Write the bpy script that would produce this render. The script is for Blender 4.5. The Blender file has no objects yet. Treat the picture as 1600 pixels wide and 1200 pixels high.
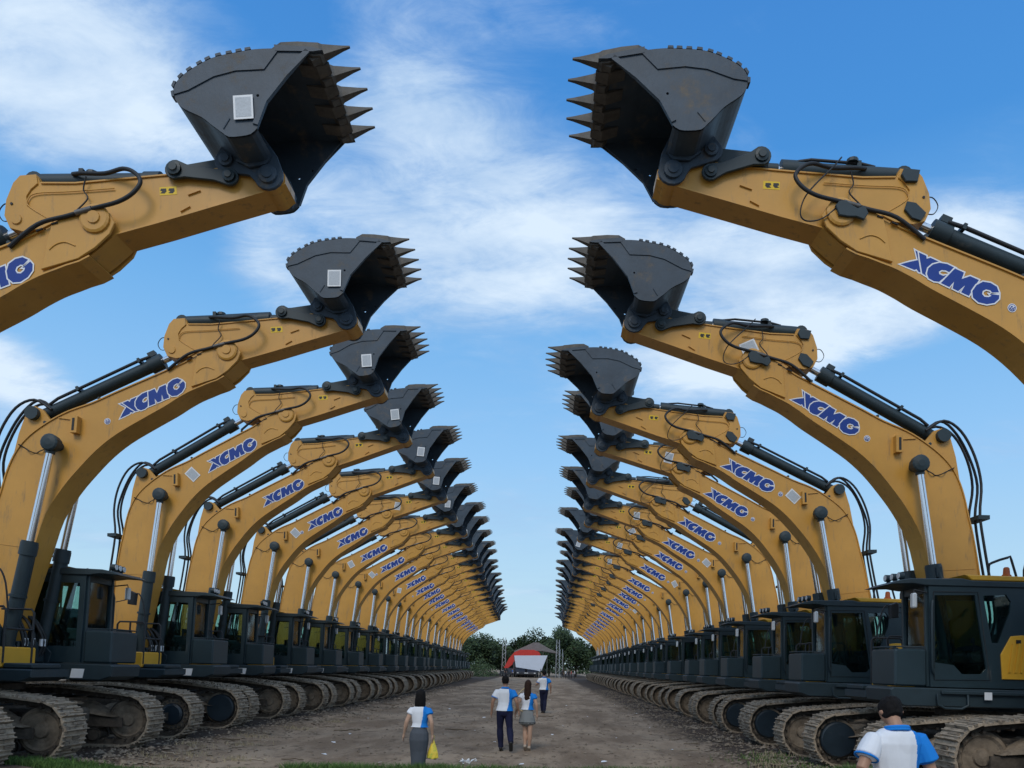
import bpy, bmesh, math, random
from mathutils import Vector, Matrix, noise
from mathutils.bvhtree import BVHTree
random.seed(7)
S = bpy.context.scene
COL = S.collection
R_ = math.radians
# ------------------------------------------------------------------ camera
VX, VY, FPX = 850.0, 1043.0, 1200.0
TH, RO, CAMZ = R_(4), R_(1.55), 1.85
h0 = FPX*math.tan(TH); PX = VX+h0*math.sin(RO); PY = VY-h0*math.cos(RO)
cam = bpy.data.cameras.new('camera'); camo = bpy.data.objects.new('camera', cam); COL.objects.link(camo)
camo.matrix_world = Matrix.Translation((0, 0, CAMZ)) @ Matrix.Rotation(R_(90)+TH, 4, 'X') @ Matrix.Rotation(RO, 4, 'Z')
cam.sensor_width = 36; cam.lens = FPX/1600*36; cam.sensor_fit = 'HORIZONTAL'
cam.shift_x = (800-PX)/1600; cam.shift_y = (PY-600)/1600
cam.clip_end = 6000; cam.clip_start = .1
S.camera = camo
CM = camo.matrix_world.to_3x3()
def ray(u, v): return (CM @ Vector(((u-PX)/FPX, (PY-v)/FPX, -1))).normalized()
def at(u, v, Y):
    d = ray(u, v); t = Y/d.y; return (d.x*t, Y, CAMZ+d.z*t)
# ------------------------------------------------------------------ world
S.view_settings.view_transform = 'Standard'; S.view_settings.look = 'None'
S.view_settings.exposure = 0.08; S.view_settings.gamma = 1
SUN_EL, SUN_AZ = R_(42), R_(192)
W = bpy.data.worlds.new('World'); S.world = W; W.use_nodes = True
nt = W.node_tree; nt.nodes.clear()
def N(t, **k):
    n = nt.nodes.new(t)
    for a, b in k.items(): setattr(n, a, b)
    return n
def lk(a, b): nt.links.new(a, b)
def mth(op, a, b=None, c=None, clamp=False):
    n = N('ShaderNodeMath', operation=op); n.use_clamp = clamp
    for i, x in enumerate((a, b, c)):
        if x is None: continue
        if isinstance(x, (int, float)): n.inputs[i].default_value = x
        else: lk(x, n.inputs[i])
    return n.outputs[0]
def build_sky():
    sky = N('ShaderNodeTexSky', sky_type='NISHITA'); sky.sun_disc = False
    sky.sun_elevation = SUN_EL; sky.sun_rotation = SUN_AZ; sky.air_density = 1.0; sky.dust_density = .6; sky.ozone_density = 2.5
    tc = N('ShaderNodeTexCoord'); sp = N('ShaderNodeSeparateXYZ'); lk(tc.outputs['Generated'], sp.inputs[0])
    x, y, z = sp.outputs
    az = mth('ARCTAN2', x, y); el = mth('ARCSINE', z)
    # cloud layer seen in perspective: direction projected on a flat sheet
    zz = mth('ADD', mth('MAXIMUM', z, 0), .22)
    cb = N('ShaderNodeCombineXYZ'); lk(mth('DIVIDE', x, zz), cb.inputs[0]); lk(mth('DIVIDE', y, zz), cb.inputs[1])
    def nz(scale, det, rough, off, dist=0.0, sc=(1, 1, 1)):
        m = N('ShaderNodeMapping'); m.inputs['Location'].default_value = off; m.inputs['Scale'].default_value = sc
        m.inputs['Rotation'].default_value = (0, 0, .5)
        lk(cb.outputs[0], m.inputs[0])
        n = N('ShaderNodeTexNoise'); n.inputs['Scale'].default_value = scale; n.inputs['Detail'].default_value = det
        n.inputs['Roughness'].default_value = rough; n.inputs['Distortion'].default_value = dist
        lk(m.outputs[0], n.inputs['Vector']); return n.outputs[0]
    n1 = nz(1.7, 12, .62, (3.1, 1.7, 0), .35, (1, 1.6, 1))
    n2 = nz(6.5, 12, .68, (7.3, 2.2, 0), .6, (1, 1.9, 1))
    n3 = nz(.7, 3, .5, (1.3, 5.2, 0))
    base = mth('ADD', mth('MULTIPLY', mth('SUBTRACT', n1, .5), 2.2), mth('MULTIPLY', mth('SUBTRACT', n2, .5), 1.5))
    tot = None
    # banks of cloud: (u, v, su, sv, tilt, amount), given where they hang in the sky
    banks = [(110, 80, 270, 120, -.1, .95), (60, 190, 230, 60, 0, .45), (330, 130, 90, 90, .6, -.2),
             (640, 110, 210, 100, .35, .62), (830, 40, 160, 60, .1, .45), (700, 210, 230, 60, .1, .45),
             (560, 330, 260, 110, .15, .55), (750, 420, 280, 100, .05, .75), (900, 360, 200, 100, .1, .65),
             (1180, 400, 220, 70, .15, 1.0), (1350, 490, 240, 80, -.08, 1.35), (1150, 540, 220, 70, -.1, .9),
             (1410, 350, 170, 50, .35, .55), (1180, 210, 90, 45, .3, .32), (1560, 400, 110, 60, .2, .7),
             (400, 400, 85, 65, .5, .62), (500, 460, 120, 50, .2, .38), (25, 600, 100, 55, .1, 1.15), (-60, 560, 90, 50, .1, .6), (980, 590, 300, 40, .05, .35),
             (1380, 120, 120, 30, -.5, .15), (1150, 60, 120, 60, -.3, .22), (300, 640, 400, 60, 0, .05),
             (460, 20, 120, 45, 0, -.55), (1330, 170, 170, 130, 0, -.35), (1500, 560, 180, 45, .05, -.45), (160, 340, 180, 60, .1, -.35),
             (150, 540, 160, 60, 0, -.3), (620, 590, 200, 60, 0, -.1),
             (1500, 700, 230, 34, .04, .36), (1380, 800, 260, 26, -.03, .3), (1010, 660, 260, 30, .05, .32), (830, 800, 160, 60, .05, .3), (830, 930, 200, 40, 0, .34),
             (330, 560, 200, 30, .1, .22), (250, 850, 260, 40, .06, .34), (560, 640, 160, 26, .05, .25)]
    for (u, v, su, sv, tl, am) in banks:
        d = ray(u, v); a0 = math.atan2(d.x, d.y); e0 = math.asin(d.z)
        k = 1/(FPX*1.15)
        da = mth('SUBTRACT', az, a0); de = mth('SUBTRACT', el, e0)
        c, s = math.cos(-tl), math.sin(-tl)
        p = mth('ADD', mth('MULTIPLY', da, c/(su*k)), mth('MULTIPLY', de, s/(su*k)))
        q = mth('ADD', mth('MULTIPLY', da, -s/(sv*k)), mth('MULTIPLY', de, c/(sv*k)))
        g = mth('EXPONENT', mth('MULTIPLY', mth('ADD', mth('MULTIPLY', p, p), mth('MULTIPLY', q, q)), -1.0))
        g = mth('MULTIPLY', g, am)
        tot = g if tot is None else mth('ADD', tot, g)
    # out of view, extra bright cloud is added to light the ground
    def ss(x, lo, hi):
        q = N('ShaderNodeMapRange', interpolation_type='SMOOTHSTEP'); lk(x, q.inputs[0]); q.inputs[1].default_value = lo; q.inputs[2].default_value = hi; return q.outputs[0]
    inview = mth('MULTIPLY', ss(mth('ABSOLUTE', az), 1.0, .72), ss(el, .98, .76))
    rest = mth('MULTIPLY', mth('SUBTRACT', 1.0, inview), mth('ADD', mth('MULTIPLY', n3, 1.3), .15))
    tot = mth('ADD', tot, rest)
    dens = mth('ADD', mth('MULTIPLY', base, mth('ADD', mth('MULTIPLY', tot, .35), .50)), mth('SUBTRACT', tot, .22))
    mr = N('ShaderNodeMapRange', interpolation_type='SMOOTHSTEP'); lk(dens, mr.inputs[0])
    mr.inputs[1].default_value = -.16; mr.inputs[2].default_value = .92
    cov = mr.outputs[0]
    # clear-sky colour: physical sky, pulled to the deep-to-pale gradient of the photograph's tropics sky
    ramp = N('ShaderNodeValToRGB'); e = ramp.color_ramp.elements
    lk(mth('DIVIDE', el, 1.2, clamp=True), ramp.inputs[0])
    stops = [(0.0, (.54, .71, .82)), (.08, (.47, .70, .87)), (.22, (.30, .58, .92)), (.36, (.17, .45, .85)), (.5, (.065, .29, .72)), (.75, (.045, .21, .62)), (1, (.04, .18, .55))]
    e[0].position, e[0].color = stops[0][0], (*stops[0][1], 1)
    e[1].position, e[1].color = stops[-1][0], (*stops[-1][1], 1)
    for p_, c_ in stops[1:-1]:
        q_ = e.new(p_); q_.color = (*c_, 1)
    sk = N('ShaderNodeVectorMath', operation='SCALE'); lk(sky.outputs[0], sk.inputs[0]); sk.inputs['Scale'].default_value = .09
    mx0 = N('ShaderNodeMix', data_type='RGBA'); mx0.inputs[0].default_value = .9
    lk(sk.outputs[0], mx0.inputs[6]); lk(ramp.outputs[0], mx0.inputs[7])
    # cloud colour: thick parts white, thin or shaded parts bluish grey
    shade = nz(2.6, 6, .6, (3.35, 1.45, 0), .2, (1, 1.5, 1))
    cr = N('ShaderNodeMix', data_type='RGBA')
    lk(mth('MULTIPLY', mth('ADD', mth('MULTIPLY', mth('SUBTRACT', shade, .5), 3.6), mth('MULTIPLY', dens, .72)), .95, clamp=True), cr.inputs[0])
    cr.inputs[6].default_value = (.36, .54, .80, 1); cr.inputs[7].default_value = (.70, .83, .97, 1)
    mx = N('ShaderNodeMix', data_type='RGBA'); lk(mth('MULTIPLY', cov, .97), mx.inputs[0]); lk(mx0.outputs[2], mx.inputs[6]); lk(cr.outputs[2], mx.inputs[7])
    bg = N('ShaderNodeBackground'); lk(mx.outputs[2], bg.inputs[0]); bg.inputs[1].default_value = 1.0
    out = N('ShaderNodeOutputWorld'); lk(bg.outputs[0], out.inputs[0])
build_sky()
W.cycles.sampling_method = 'MANUAL'; W.cycles.sample_map_resolution = 512
sl = bpy.data.lights.new('sun', 'SUN'); sl.energy = 1.35; sl.angle = R_(22); sl.color = (1, .93, .82)
so = bpy.data.objects.new('sun', sl); COL.objects.link(so)
sd = Vector((math.sin(SUN_AZ)*math.cos(SUN_EL), math.cos(SUN_AZ)*math.cos(SUN_EL), math.sin(SUN_EL)))
so.rotation_euler = sd.to_track_quat('Z', 'Y').to_euler()
S.cycles.max_bounces = 6; S.cycles.transparent_max_bounces = 12
# ------------------------------------------------------------------ materials
MATS = {}
def mat(name, col, rough=.6, metal=0, spec=.4, var=.12, scale=3.0, bump=.0, bscale=30, dirt=None, dirt_amt=.4, dirt_scale=1.5, coat=0, streak=False):
    if name in MATS: return MATS[name]
    m = bpy.data.materials.new(name); m.use_nodes = True; t = m.node_tree; b = t.nodes['Principled BSDF']
    b.inputs['Roughness'].default_value = rough; b.inputs['Metallic'].default_value = metal
    b.inputs['Specular IOR Level'].default_value = spec; b.inputs['Coat Weight'].default_value = coat
    tc = t.nodes.new('ShaderNodeTexCoord'); oi = t.nodes.new('ShaderNodeObjectInfo')
    ad = t.nodes.new('ShaderNodeVectorMath'); ad.operation = 'ADD'
    cx = t.nodes.new('ShaderNodeCombineXYZ'); mu = t.nodes.new('ShaderNodeMath'); mu.operation = 'MULTIPLY'; mu.inputs[1].default_value = 37
    t.links.new(oi.outputs['Random'], mu.inputs[0]); t.links.new(mu.outputs[0], cx.inputs[0]); t.links.new(mu.outputs[0], cx.inputs[1])
    t.links.new(tc.outputs['Object'], ad.inputs[0]); t.links.new(cx.outputs[0], ad.inputs[1])
    def noi(s, d=5, r=.6, stretch=None):
        n = t.nodes.new('ShaderNodeTexNoise'); n.inputs['Scale'].default_value = s; n.inputs['Detail'].default_value = d; n.inputs['Roughness'].default_value = r
        if stretch:
            mp = t.nodes.new('ShaderNodeMapping'); mp.inputs['Scale'].default_value = stretch
            t.links.new(ad.outputs[0], mp.inputs[0]); t.links.new(mp.outputs[0], n.inputs['Vector'])
        else: t.links.new(ad.outputs[0], n.inputs['Vector'])
        return n.outputs[0]
    n = noi(scale, 6, .65)
    mr = t.nodes.new('ShaderNodeMapRange'); mr.inputs[1].default_value = .3; mr.inputs[2].default_value = .7
    mr.inputs[3].default_value = 1-var; mr.inputs[4].default_value = 1+var; t.links.new(n, mr.inputs[0])
    vm = t.nodes.new('ShaderNodeVectorMath'); vm.operation = 'SCALE'; vm.inputs[0].default_value = col[:3]; t.links.new(mr.outputs[0], vm.inputs['Scale'])
    c = vm.outputs[0]
    if dirt:
        n2 = noi(dirt_scale, 8, .7, (3, 3, .6) if streak else None)
        r2 = t.nodes.new('ShaderNodeMapRange'); r2.interpolation_type = 'SMOOTHSTEP'
        r2.inputs[1].default_value = .68-dirt_amt*.45; r2.inputs[2].default_value = .86-dirt_amt*.3
        t.links.new(n2, r2.inputs[0])
        mx = t.nodes.new('ShaderNodeMix'); mx.data_type = 'RGBA'; mx.inputs[7].default_value = (*dirt, 1)
        t.links.new(r2.outputs[0], mx.inputs[0]); t.links.new(c, mx.inputs[6]); c = mx.outputs[2]
        rr = t.nodes.new('ShaderNodeMapRange'); rr.inputs[3].default_value = rough; rr.inputs[4].default_value = .92
        t.links.new(r2.outputs[0], rr.inputs[0]); t.links.new(rr.outputs[0], b.inputs['Roughness'])
    t.links.new(c, b.inputs['Base Color'])
    if bump:
        n3 = noi(bscale, 6, .7); bp = t.nodes.new('ShaderNodeBump'); bp.inputs['Strength'].default_value = bump; bp.inputs['Distance'].default_value = .012
        t.links.new(n3, bp.inputs['Height']); t.links.new(bp.outputs[0], b.inputs['Normal'])
    MATS[name] = m; return m
DIRT = (.17, .14, .11)
OCH = mat('ochre_paint', (.56, .29, .055), .36, spec=.5, var=.09, scale=1.1, dirt=(.30, .19, .09), dirt_amt=.34, dirt_scale=2.6, bump=.12, bscale=2.2, streak=True)
YEL = mat('yellow_paint', (.72, .38, .035), .42, var=.06, dirt=DIRT, dirt_amt=.1)
BKT = mat('bucket_steel', (.034, .056, .082), .55, spec=.45, var=.22, scale=2.2, dirt=(.17, .14, .105), dirt_amt=.34, dirt_scale=2.4, bump=.3, bscale=9)
TOO = mat('tooth_steel', (.095, .09, .082), .6, var=.3, scale=8, dirt=DIRT, dirt_amt=.35, dirt_scale=6, bump=.2, bscale=30)
GRY = mat('charcoal_paint', (.018, .034, .043), .5, spec=.45, var=.15, dirt=(.12, .11, .095), dirt_amt=.12, dirt_scale=2)
CAB = mat('cab_paint', (.016, .034, .044), .42, spec=.5, var=.12, scale=2, dirt=(.11, .105, .095), dirt_amt=.14, dirt_scale=2, streak=True)
BLK = mat('black_rubber', (.018, .02, .023), .55, var=.2)
INT = mat('cab_interior', (.055, .06, .065), .8, var=.2)
CHR = mat('chrome_rod', (.75, .76, .78), .16, metal=1, var=.03)
STL = mat('worn_steel', (.16, .15, .14), .45, metal=.7, var=.3, scale=9)
TRK = mat('muddy_track', (.34, .275, .205), .88, spec=.2, var=.35, scale=6, dirt=(.055, .05, .045), dirt_amt=.42, dirt_scale=5, bump=.6, bscale=22)
LNK = mat('track_link_mud', (.075, .062, .050), .85, spec=.3, var=.4, scale=7, dirt=(.14, .115, .09), dirt_amt=.4, dirt_scale=5, bump=.6, bscale=20)
MUD = mat('caked_mud', (.22, .178, .135), .95, spec=.15, var=.4, scale=5, bump=1.0, bscale=12, dirt=(.06, .05, .042), dirt_amt=.35, dirt_scale=4)
NAV = mat('motor_cover_paint', (.018, .03, .042), .35, spec=.5, var=.2, dirt=DIRT, dirt_amt=.08)
PAP = mat('paper', (.72, .74, .76), .5, var=.05, scale=6)
PPR = mat('printed_paper', (.42, .46, .5), .5, var=.15, scale=40)
BLU = mat('decal_blue', (.012, .045, .26), .35, var=.05)
WHT = mat('decal_white', (.75, .76, .78), .35, var=.03)
STK = mat('hazard_yellow', (.75, .5, .02), .45, var=.04)
BKP = mat('print_black', (.02, .02, .02), .5, var=.1)
ORG = mat('beacon_orange', (.45, .10, .015), .25, var=.1)
LMP = mat('lamp_lens', (.55, .58, .6), .15, spec=.6, var=.1)
SKIN = mat('skin', (.36, .20, .13), .5, spec=.35, var=.08, scale=12)
SKIN2 = mat('pale_skin', (.48, .30, .21), .5, spec=.35, var=.06, scale=12)
HAIR = mat('black_hair', (.008, .007, .007), .75, spec=.15, var=.4, scale=60, bump=.5, bscale=120)
HAIR2 = mat('brown_hair', (.03, .015, .010), .7, spec=.15, var=.4, scale=60, bump=.5, bscale=120)
SHW = mat('white_polo_cloth', (.70, .72, .76), .8, spec=.2, var=.03, bump=.15, bscale=60)
SHB = mat('blue_polo_cloth', (.012, .20, .62), .75, spec=.2, var=.04, bump=.15, bscale=60)
NVY = mat('navy_trouser_cloth', (.012, .014, .04), .8, spec=.2, var=.15, bump=.2, bscale=60)
GSK = mat('grey_skirt_cloth', (.21, .22, .22), .85, spec=.15, var=.08, bump=.25, bscale=90)
DSK = mat('dark_skirt_cloth', (.075, .085, .10), .85, spec=.15, var=.1, bump=.25, bscale=90)
SHO = mat('black_shoe', (.015, .015, .016), .4, var=.2)
SHN = mat('beige_shoe', (.4, .33, .26), .5, var=.1)
def glass():
    m = bpy.data.materials.new('tinted_glass'); m.use_nodes = True; t = m.node_tree; t.nodes.clear()
    o = t.nodes.new('ShaderNodeOutputMaterial'); a = t.nodes.new('ShaderNodeBsdfTransparent'); a.inputs[0].default_value = (.70, .82, .78, 1)
    g = t.nodes.new('ShaderNodeBsdfGlossy'); g.inputs[0].default_value = (.85, .95, 1, 1); g.inputs[1].default_value = .04
    f = t.nodes.new('ShaderNodeFresnel'); f.inputs[0].default_value = 1.6
    nz = t.nodes.new('ShaderNodeTexNoise'); nz.inputs['Scale'].default_value = 2; tc = t.nodes.new('ShaderNodeTexCoord'); t.links.new(tc.outputs['Object'], nz.inputs['Vector'])
    bp = t.nodes.new('ShaderNodeBump'); bp.inputs['Strength'].default_value = .06; t.links.new(nz.outputs[0], bp.inputs['Height']); t.links.new(bp.outputs[0], g.inputs['Normal'])
    x = t.nodes.new('ShaderNodeMixShader'); t.links.new(f.outputs[0], x.inputs[0]); t.links.new(a.outputs[0], x.inputs[1]); t.links.new(g.outputs[0], x.inputs[2])
    t.links.new(x.outputs[0], o.inputs[0]); return m
GLS = glass()
# ------------------------------------------------------------------ mesh helpers
class M:
    def __init__(s): s.v = []; s.f = []; s.mi = []; s.mats = []; s.sm = []
    def _m(s, m):
        if m not in s.mats: s.mats.append(m)
        return s.mats.index(m)
    def add(s, vs, fs, m, smooth=False):
        o = len(s.v); s.v += [tuple(v) for v in vs]; i = s._m(m)
        for f in fs: s.f.append(tuple(o+k for k in f)); s.mi.append(i); s.sm.append(smooth)
    def box(s, x0, x1, y0, y1, z0, z1, m, bev=0.0):
        if bev:
            pts = [(x0+bev, z0), (x1-bev, z0), (x1, z0+bev), (x1, z1-bev), (x1-bev, z1), (x0+bev, z1), (x0, z1-bev), (x0, z0+bev)]
            return s.prism(pts, y0, y1, m, bev)
        vs = [(x, y, z) for x in (x0, x1) for y in (y0, y1) for z in (z0, z1)]
        s.add(vs, [(0, 1, 3, 2), (4, 6, 7, 5), (0, 4, 5, 1), (2, 3, 7, 6), (0, 2, 6, 4), (1, 5, 7, 3)], m)
    def prism(s, pts, y0, y1, m, bev=0.0, cap=True):
        a = sum(pts[i][0]*pts[(i+1) % len(pts)][1]-pts[(i+1) % len(pts)][0]*pts[i][1] for i in range(len(pts)))
        if a < 0: pts = pts[::-1]
        n = len(pts)
        if bev:
            ins = offset(pts, -bev)
            rings = [[(p[0], y0, p[1]) for p in ins], [(p[0], y0+bev, p[1]) for p in pts], [(p[0], y1-bev, p[1]) for p in pts], [(p[0], y1, p[1]) for p in ins]]
        else: rings = [[(p[0], y0, p[1]) for p in pts], [(p[0], y1, p[1]) for p in pts]]
        vs = [v for r in rings for v in r]; fs = []
        for k in range(len(rings)-1):
            for i in range(n):
                j = (i+1) % n; fs.append((k*n+i, k*n+j, (k+1)*n+j, (k+1)*n+i))
        if cap: fs.append(tuple(range(n))); fs.append(tuple((len(rings)-1)*n+i for i in range(n))[::-1])
        s.add(vs, [f[::-1] for f in fs] if True else fs, m)
    def strip(s, pts, y0, y1, th, m, side=1):
        """a plate of thickness th following an open polyline in xz"""
        off = offset_open(pts, th*side)
        s.prism(list(pts)+off[::-1], y0, y1, m)
    def cyl(s, a, b, r, m, n=14, r2=None, cap=True, smooth=True):
        a, b = Vector(a), Vector(b); d = (b-a).normalized(); r2 = r if r2 is None else r2
        u = d.orthogonal().normalized(); w = d.cross(u)
        vs = []
        for (c, rr) in ((a, r), (b, r2)):
            for i in range(n):
                t = 2*math.pi*i/n; vs.append(c+u*math.cos(t)*rr+w*math.sin(t)*rr)
        s.add(vs, [(i, (i+1) % n, n+(i+1) % n, n+i) for i in range(n)], m, smooth)
        if cap: s.add(vs, [tuple(range(n))[::-1], tuple(range(n, 2*n))], m)
    def lathe(s, prof, c, axis, m, n=20, smooth=False):
        """prof: list of (along, radius)"""
        c = Vector(c); d = Vector(axis).normalized(); u = d.orthogonal().normalized(); w = d.cross(u); vs = []
        for (h, r) in prof:
            for i in range(n):
                t = 2*math.pi*i/n; vs.append(c+d*h+u*math.cos(t)*r+w*math.sin(t)*r)
        fs = [(k*n+i, k*n+(i+1) % n, (k+1)*n+(i+1) % n, (k+1)*n+i) for k in range(len(prof)-1) for i in range(n)]
        fs += [tuple(range(n))[::-1], tuple((len(prof)-1)*n+i for i in range(n))]
        s.add(vs, fs, m, smooth)
    def tube(s, pts, r, m, n=6, closed=False):
        P = [Vector(p) for p in pts]; k = len(P); vs = []
        pu = None
        for i, p in enumerate(P):
            a = P[i-1] if (i > 0 or closed) else p; b = P[(i+1) % k] if (i < k-1 or closed) else p
            d = (b-a).normalized()
            u = d.orthogonal().normalized() if pu is None else (pu-d*pu.dot(d)).normalized()
            pu = u; w = d.cross(u)
            for j in range(n):
                t = 2*math.pi*j/n; vs.append(p+u*math.cos(t)*r+w*math.sin(t)*r)
        fs = [(i*n+j, i*n+(j+1) % n, ((i+1) % k)*n+(j+1) % n, ((i+1) % k)*n+j) for i in range(k if closed else k-1) for j in range(n)]
        s.add(vs, fs, m, True)
        if not closed: s.add(vs, [tuple(range(n))[::-1], tuple((k-1)*n+j for j in range(n))], m)
    def holed(s, outer, holes, y0, y1, m):
        """plate in xz between y0 and y1 with openings"""
        bm = bmesh.new(); es = []; loops = []
        for lp in [outer]+holes:
            vv = [bm.verts.new((p[0], 0, p[1])) for p in lp]; loops.append(vv)
            es += [bm.edges.new((vv[i], vv[(i+1) % len(vv)])) for i in range(len(vv))]
        bmesh.ops.triangle_fill(bm, edges=es, use_beauty=True)
        bm.verts.index_update()
        idx = {v: i for i, v in enumerate(bm.verts)}
        vs = [tuple(v.co) for v in bm.verts]; fs = [[idx[v] for v in f.verts] for f in bm.faces]
        for y, rev in ((y0, 0), (y1, 1)):
            s.add([(v[0], y, v[2]) for v in vs], [f[::-1] if rev else f for f in fs], m)
        for lp in [outer]+holes:
            n = len(lp); s.add([(p[0], y0, p[1]) for p in lp]+[(p[0], y1, p[1]) for p in lp], [(i, (i+1) % n, n+(i+1) % n, n+i) for i in range(n)], m)
        bm.free()
    def mesh(s, name='part', recalc=True):
        me = bpy.data.meshes.new(name); me.from_pydata(s.v, [], s.f)
        for m in s.mats: me.materials.append(m)
        me.polygons.foreach_set('material_index', s.mi); me.polygons.foreach_set('use_smooth', s.sm)
        if recalc:
            bm = bmesh.new(); bm.from_mesh(me); bmesh.ops.recalc_face_normals(bm, faces=bm.faces); bm.to_mesh(me); bm.free()
        me.update(); return me
def offset(pts, d):
    n = len(pts); out = []
    for i in range(n):
        a, b, c = Vector(pts[i-1]), Vector(pts[i]), Vector(pts[(i+1) % n])
        e1 = (b-a).normalized(); e2 = (c-b).normalized()
        n1 = Vector((e1.y, -e1.x)); n2 = Vector((e2.y, -e2.x)); m = n1+n2
        m = m.normalized() if m.length > 1e-4 else n1
        k = 1/max(.45, m.dot(n1)); out.append(tuple(b+m*d*k))
    return out
def offset_open(pts, d):
    out = []; n = len(pts)
    for i in range(n):
        a = Vector(pts[max(0, i-1)]); c = Vector(pts[min(n-1, i+1)]); e = (c-a).normalized()
        out.append((pts[i][0]+e.y*d, pts[i][1]-e.x*d))
    return out
def spline(pts, k=4, closed=False):
    P = [Vector(p) for p in pts]; n = len(P); out = []
    for i in range(n if closed else n-1):
        p0 = P[(i-1) % n] if closed or i else P[0]; p1 = P[i]; p2 = P[(i+1) % n]; p3 = P[(i+2) % n] if closed or i < n-2 else P[-1]
        for j in range(k):
            t = j/k; out.append(tuple(.5*((2*p1)+(-p0+p2)*t+(2*p0-5*p1+4*p2-p3)*t*t+(-p0+3*p1-3*p2+p3)*t**3)))
    if not closed: out.append(tuple(P[-1]))
    return out
def link(name, me, parent=None, loc=None, ang=None, label=None, kind=None, rot=None):
    o = bpy.data.objects.new(name, me); COL.objects.link(o)
    if parent is not None: o.parent = parent
    if loc is not None: o.location = loc
    if ang is not None: o.rotation_euler = (0, -ang, 0)
    if rot is not None: o.rotation_euler = rot
    if label: o['label'] = label
    if kind: o['kind'] = kind
    return o
def tag(o, label, cat, group=None):
    o['label'] = label; o['category'] = cat
    if group: o['group'] = group
    return o
def empty(name, loc, rz=0):
    o = bpy.data.objects.new(name, None); COL.objects.link(o); o.location = loc; o.rotation_euler = (0, 0, rz); o.empty_display_size = .3; return o
def arc(c, r, a0, a1, n): return [(c[0]+r*math.cos(R_(a0+(a1-a0)*i/n)), c[1]+r*math.sin(R_(a0+(a1-a0)*i/n))) for i in range(n+1)]
# ------------------------------------------------------------------ the setting: ground
TRX_L, TRX_R = -7.9, 5.5
def gh(x, y):
    t = max(0, min(1, (-x-7.2)/.9)) if x < 0 else max(0, min(1, (x-4.6)/.9))
    t = t*t*(3-2*t)
    base = -.10+.085*t
    n = noise.fractal((x*.55, y*.35, 3.1), 1, 2, 4)*.045
    ridge = math.exp(-((x-4.75)/.55)**2)*.10*(.6+.8*noise.noise((y*.5, 2, 0))) + math.exp(-((x+7.5)/.5)**2)*.05*(.6+.8*noise.noise((y*.5, 7, 0)))
    fine = noise.fractal((x*3.5, y*3.5, 1.1), .8, 2, 4)*(.016+.05*math.exp(-((x-5.0)/1.0)**2)+.03*math.exp(-((x+7.6)/.8)**2))
    wob = .25*noise.noise((y*.06, 9, 0)); ruts = sum(-.045*math.exp(-((x-c-wob)/.17)**2)+.022*math.exp(-((x-c-wob-.3)/.12)**2) for c in (-4.4, -2.5, .4, 2.3))*(.55+.6*noise.noise((y*.2, 5, 0)))
    bank = (.15+.015*max(0, x+8))*max(0, min(1, (13.4-y)/1.8))
    a = max(0, min(1, (x-5.5)/.8)); c = max(0, min(1, (13.0-y)/.8))   # mound under the nearest machine
    return base+n+ridge+fine+ruts+bank*(1-a)+.14*a*a*(3-2*a)*c*c*(3-2*c)
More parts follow.
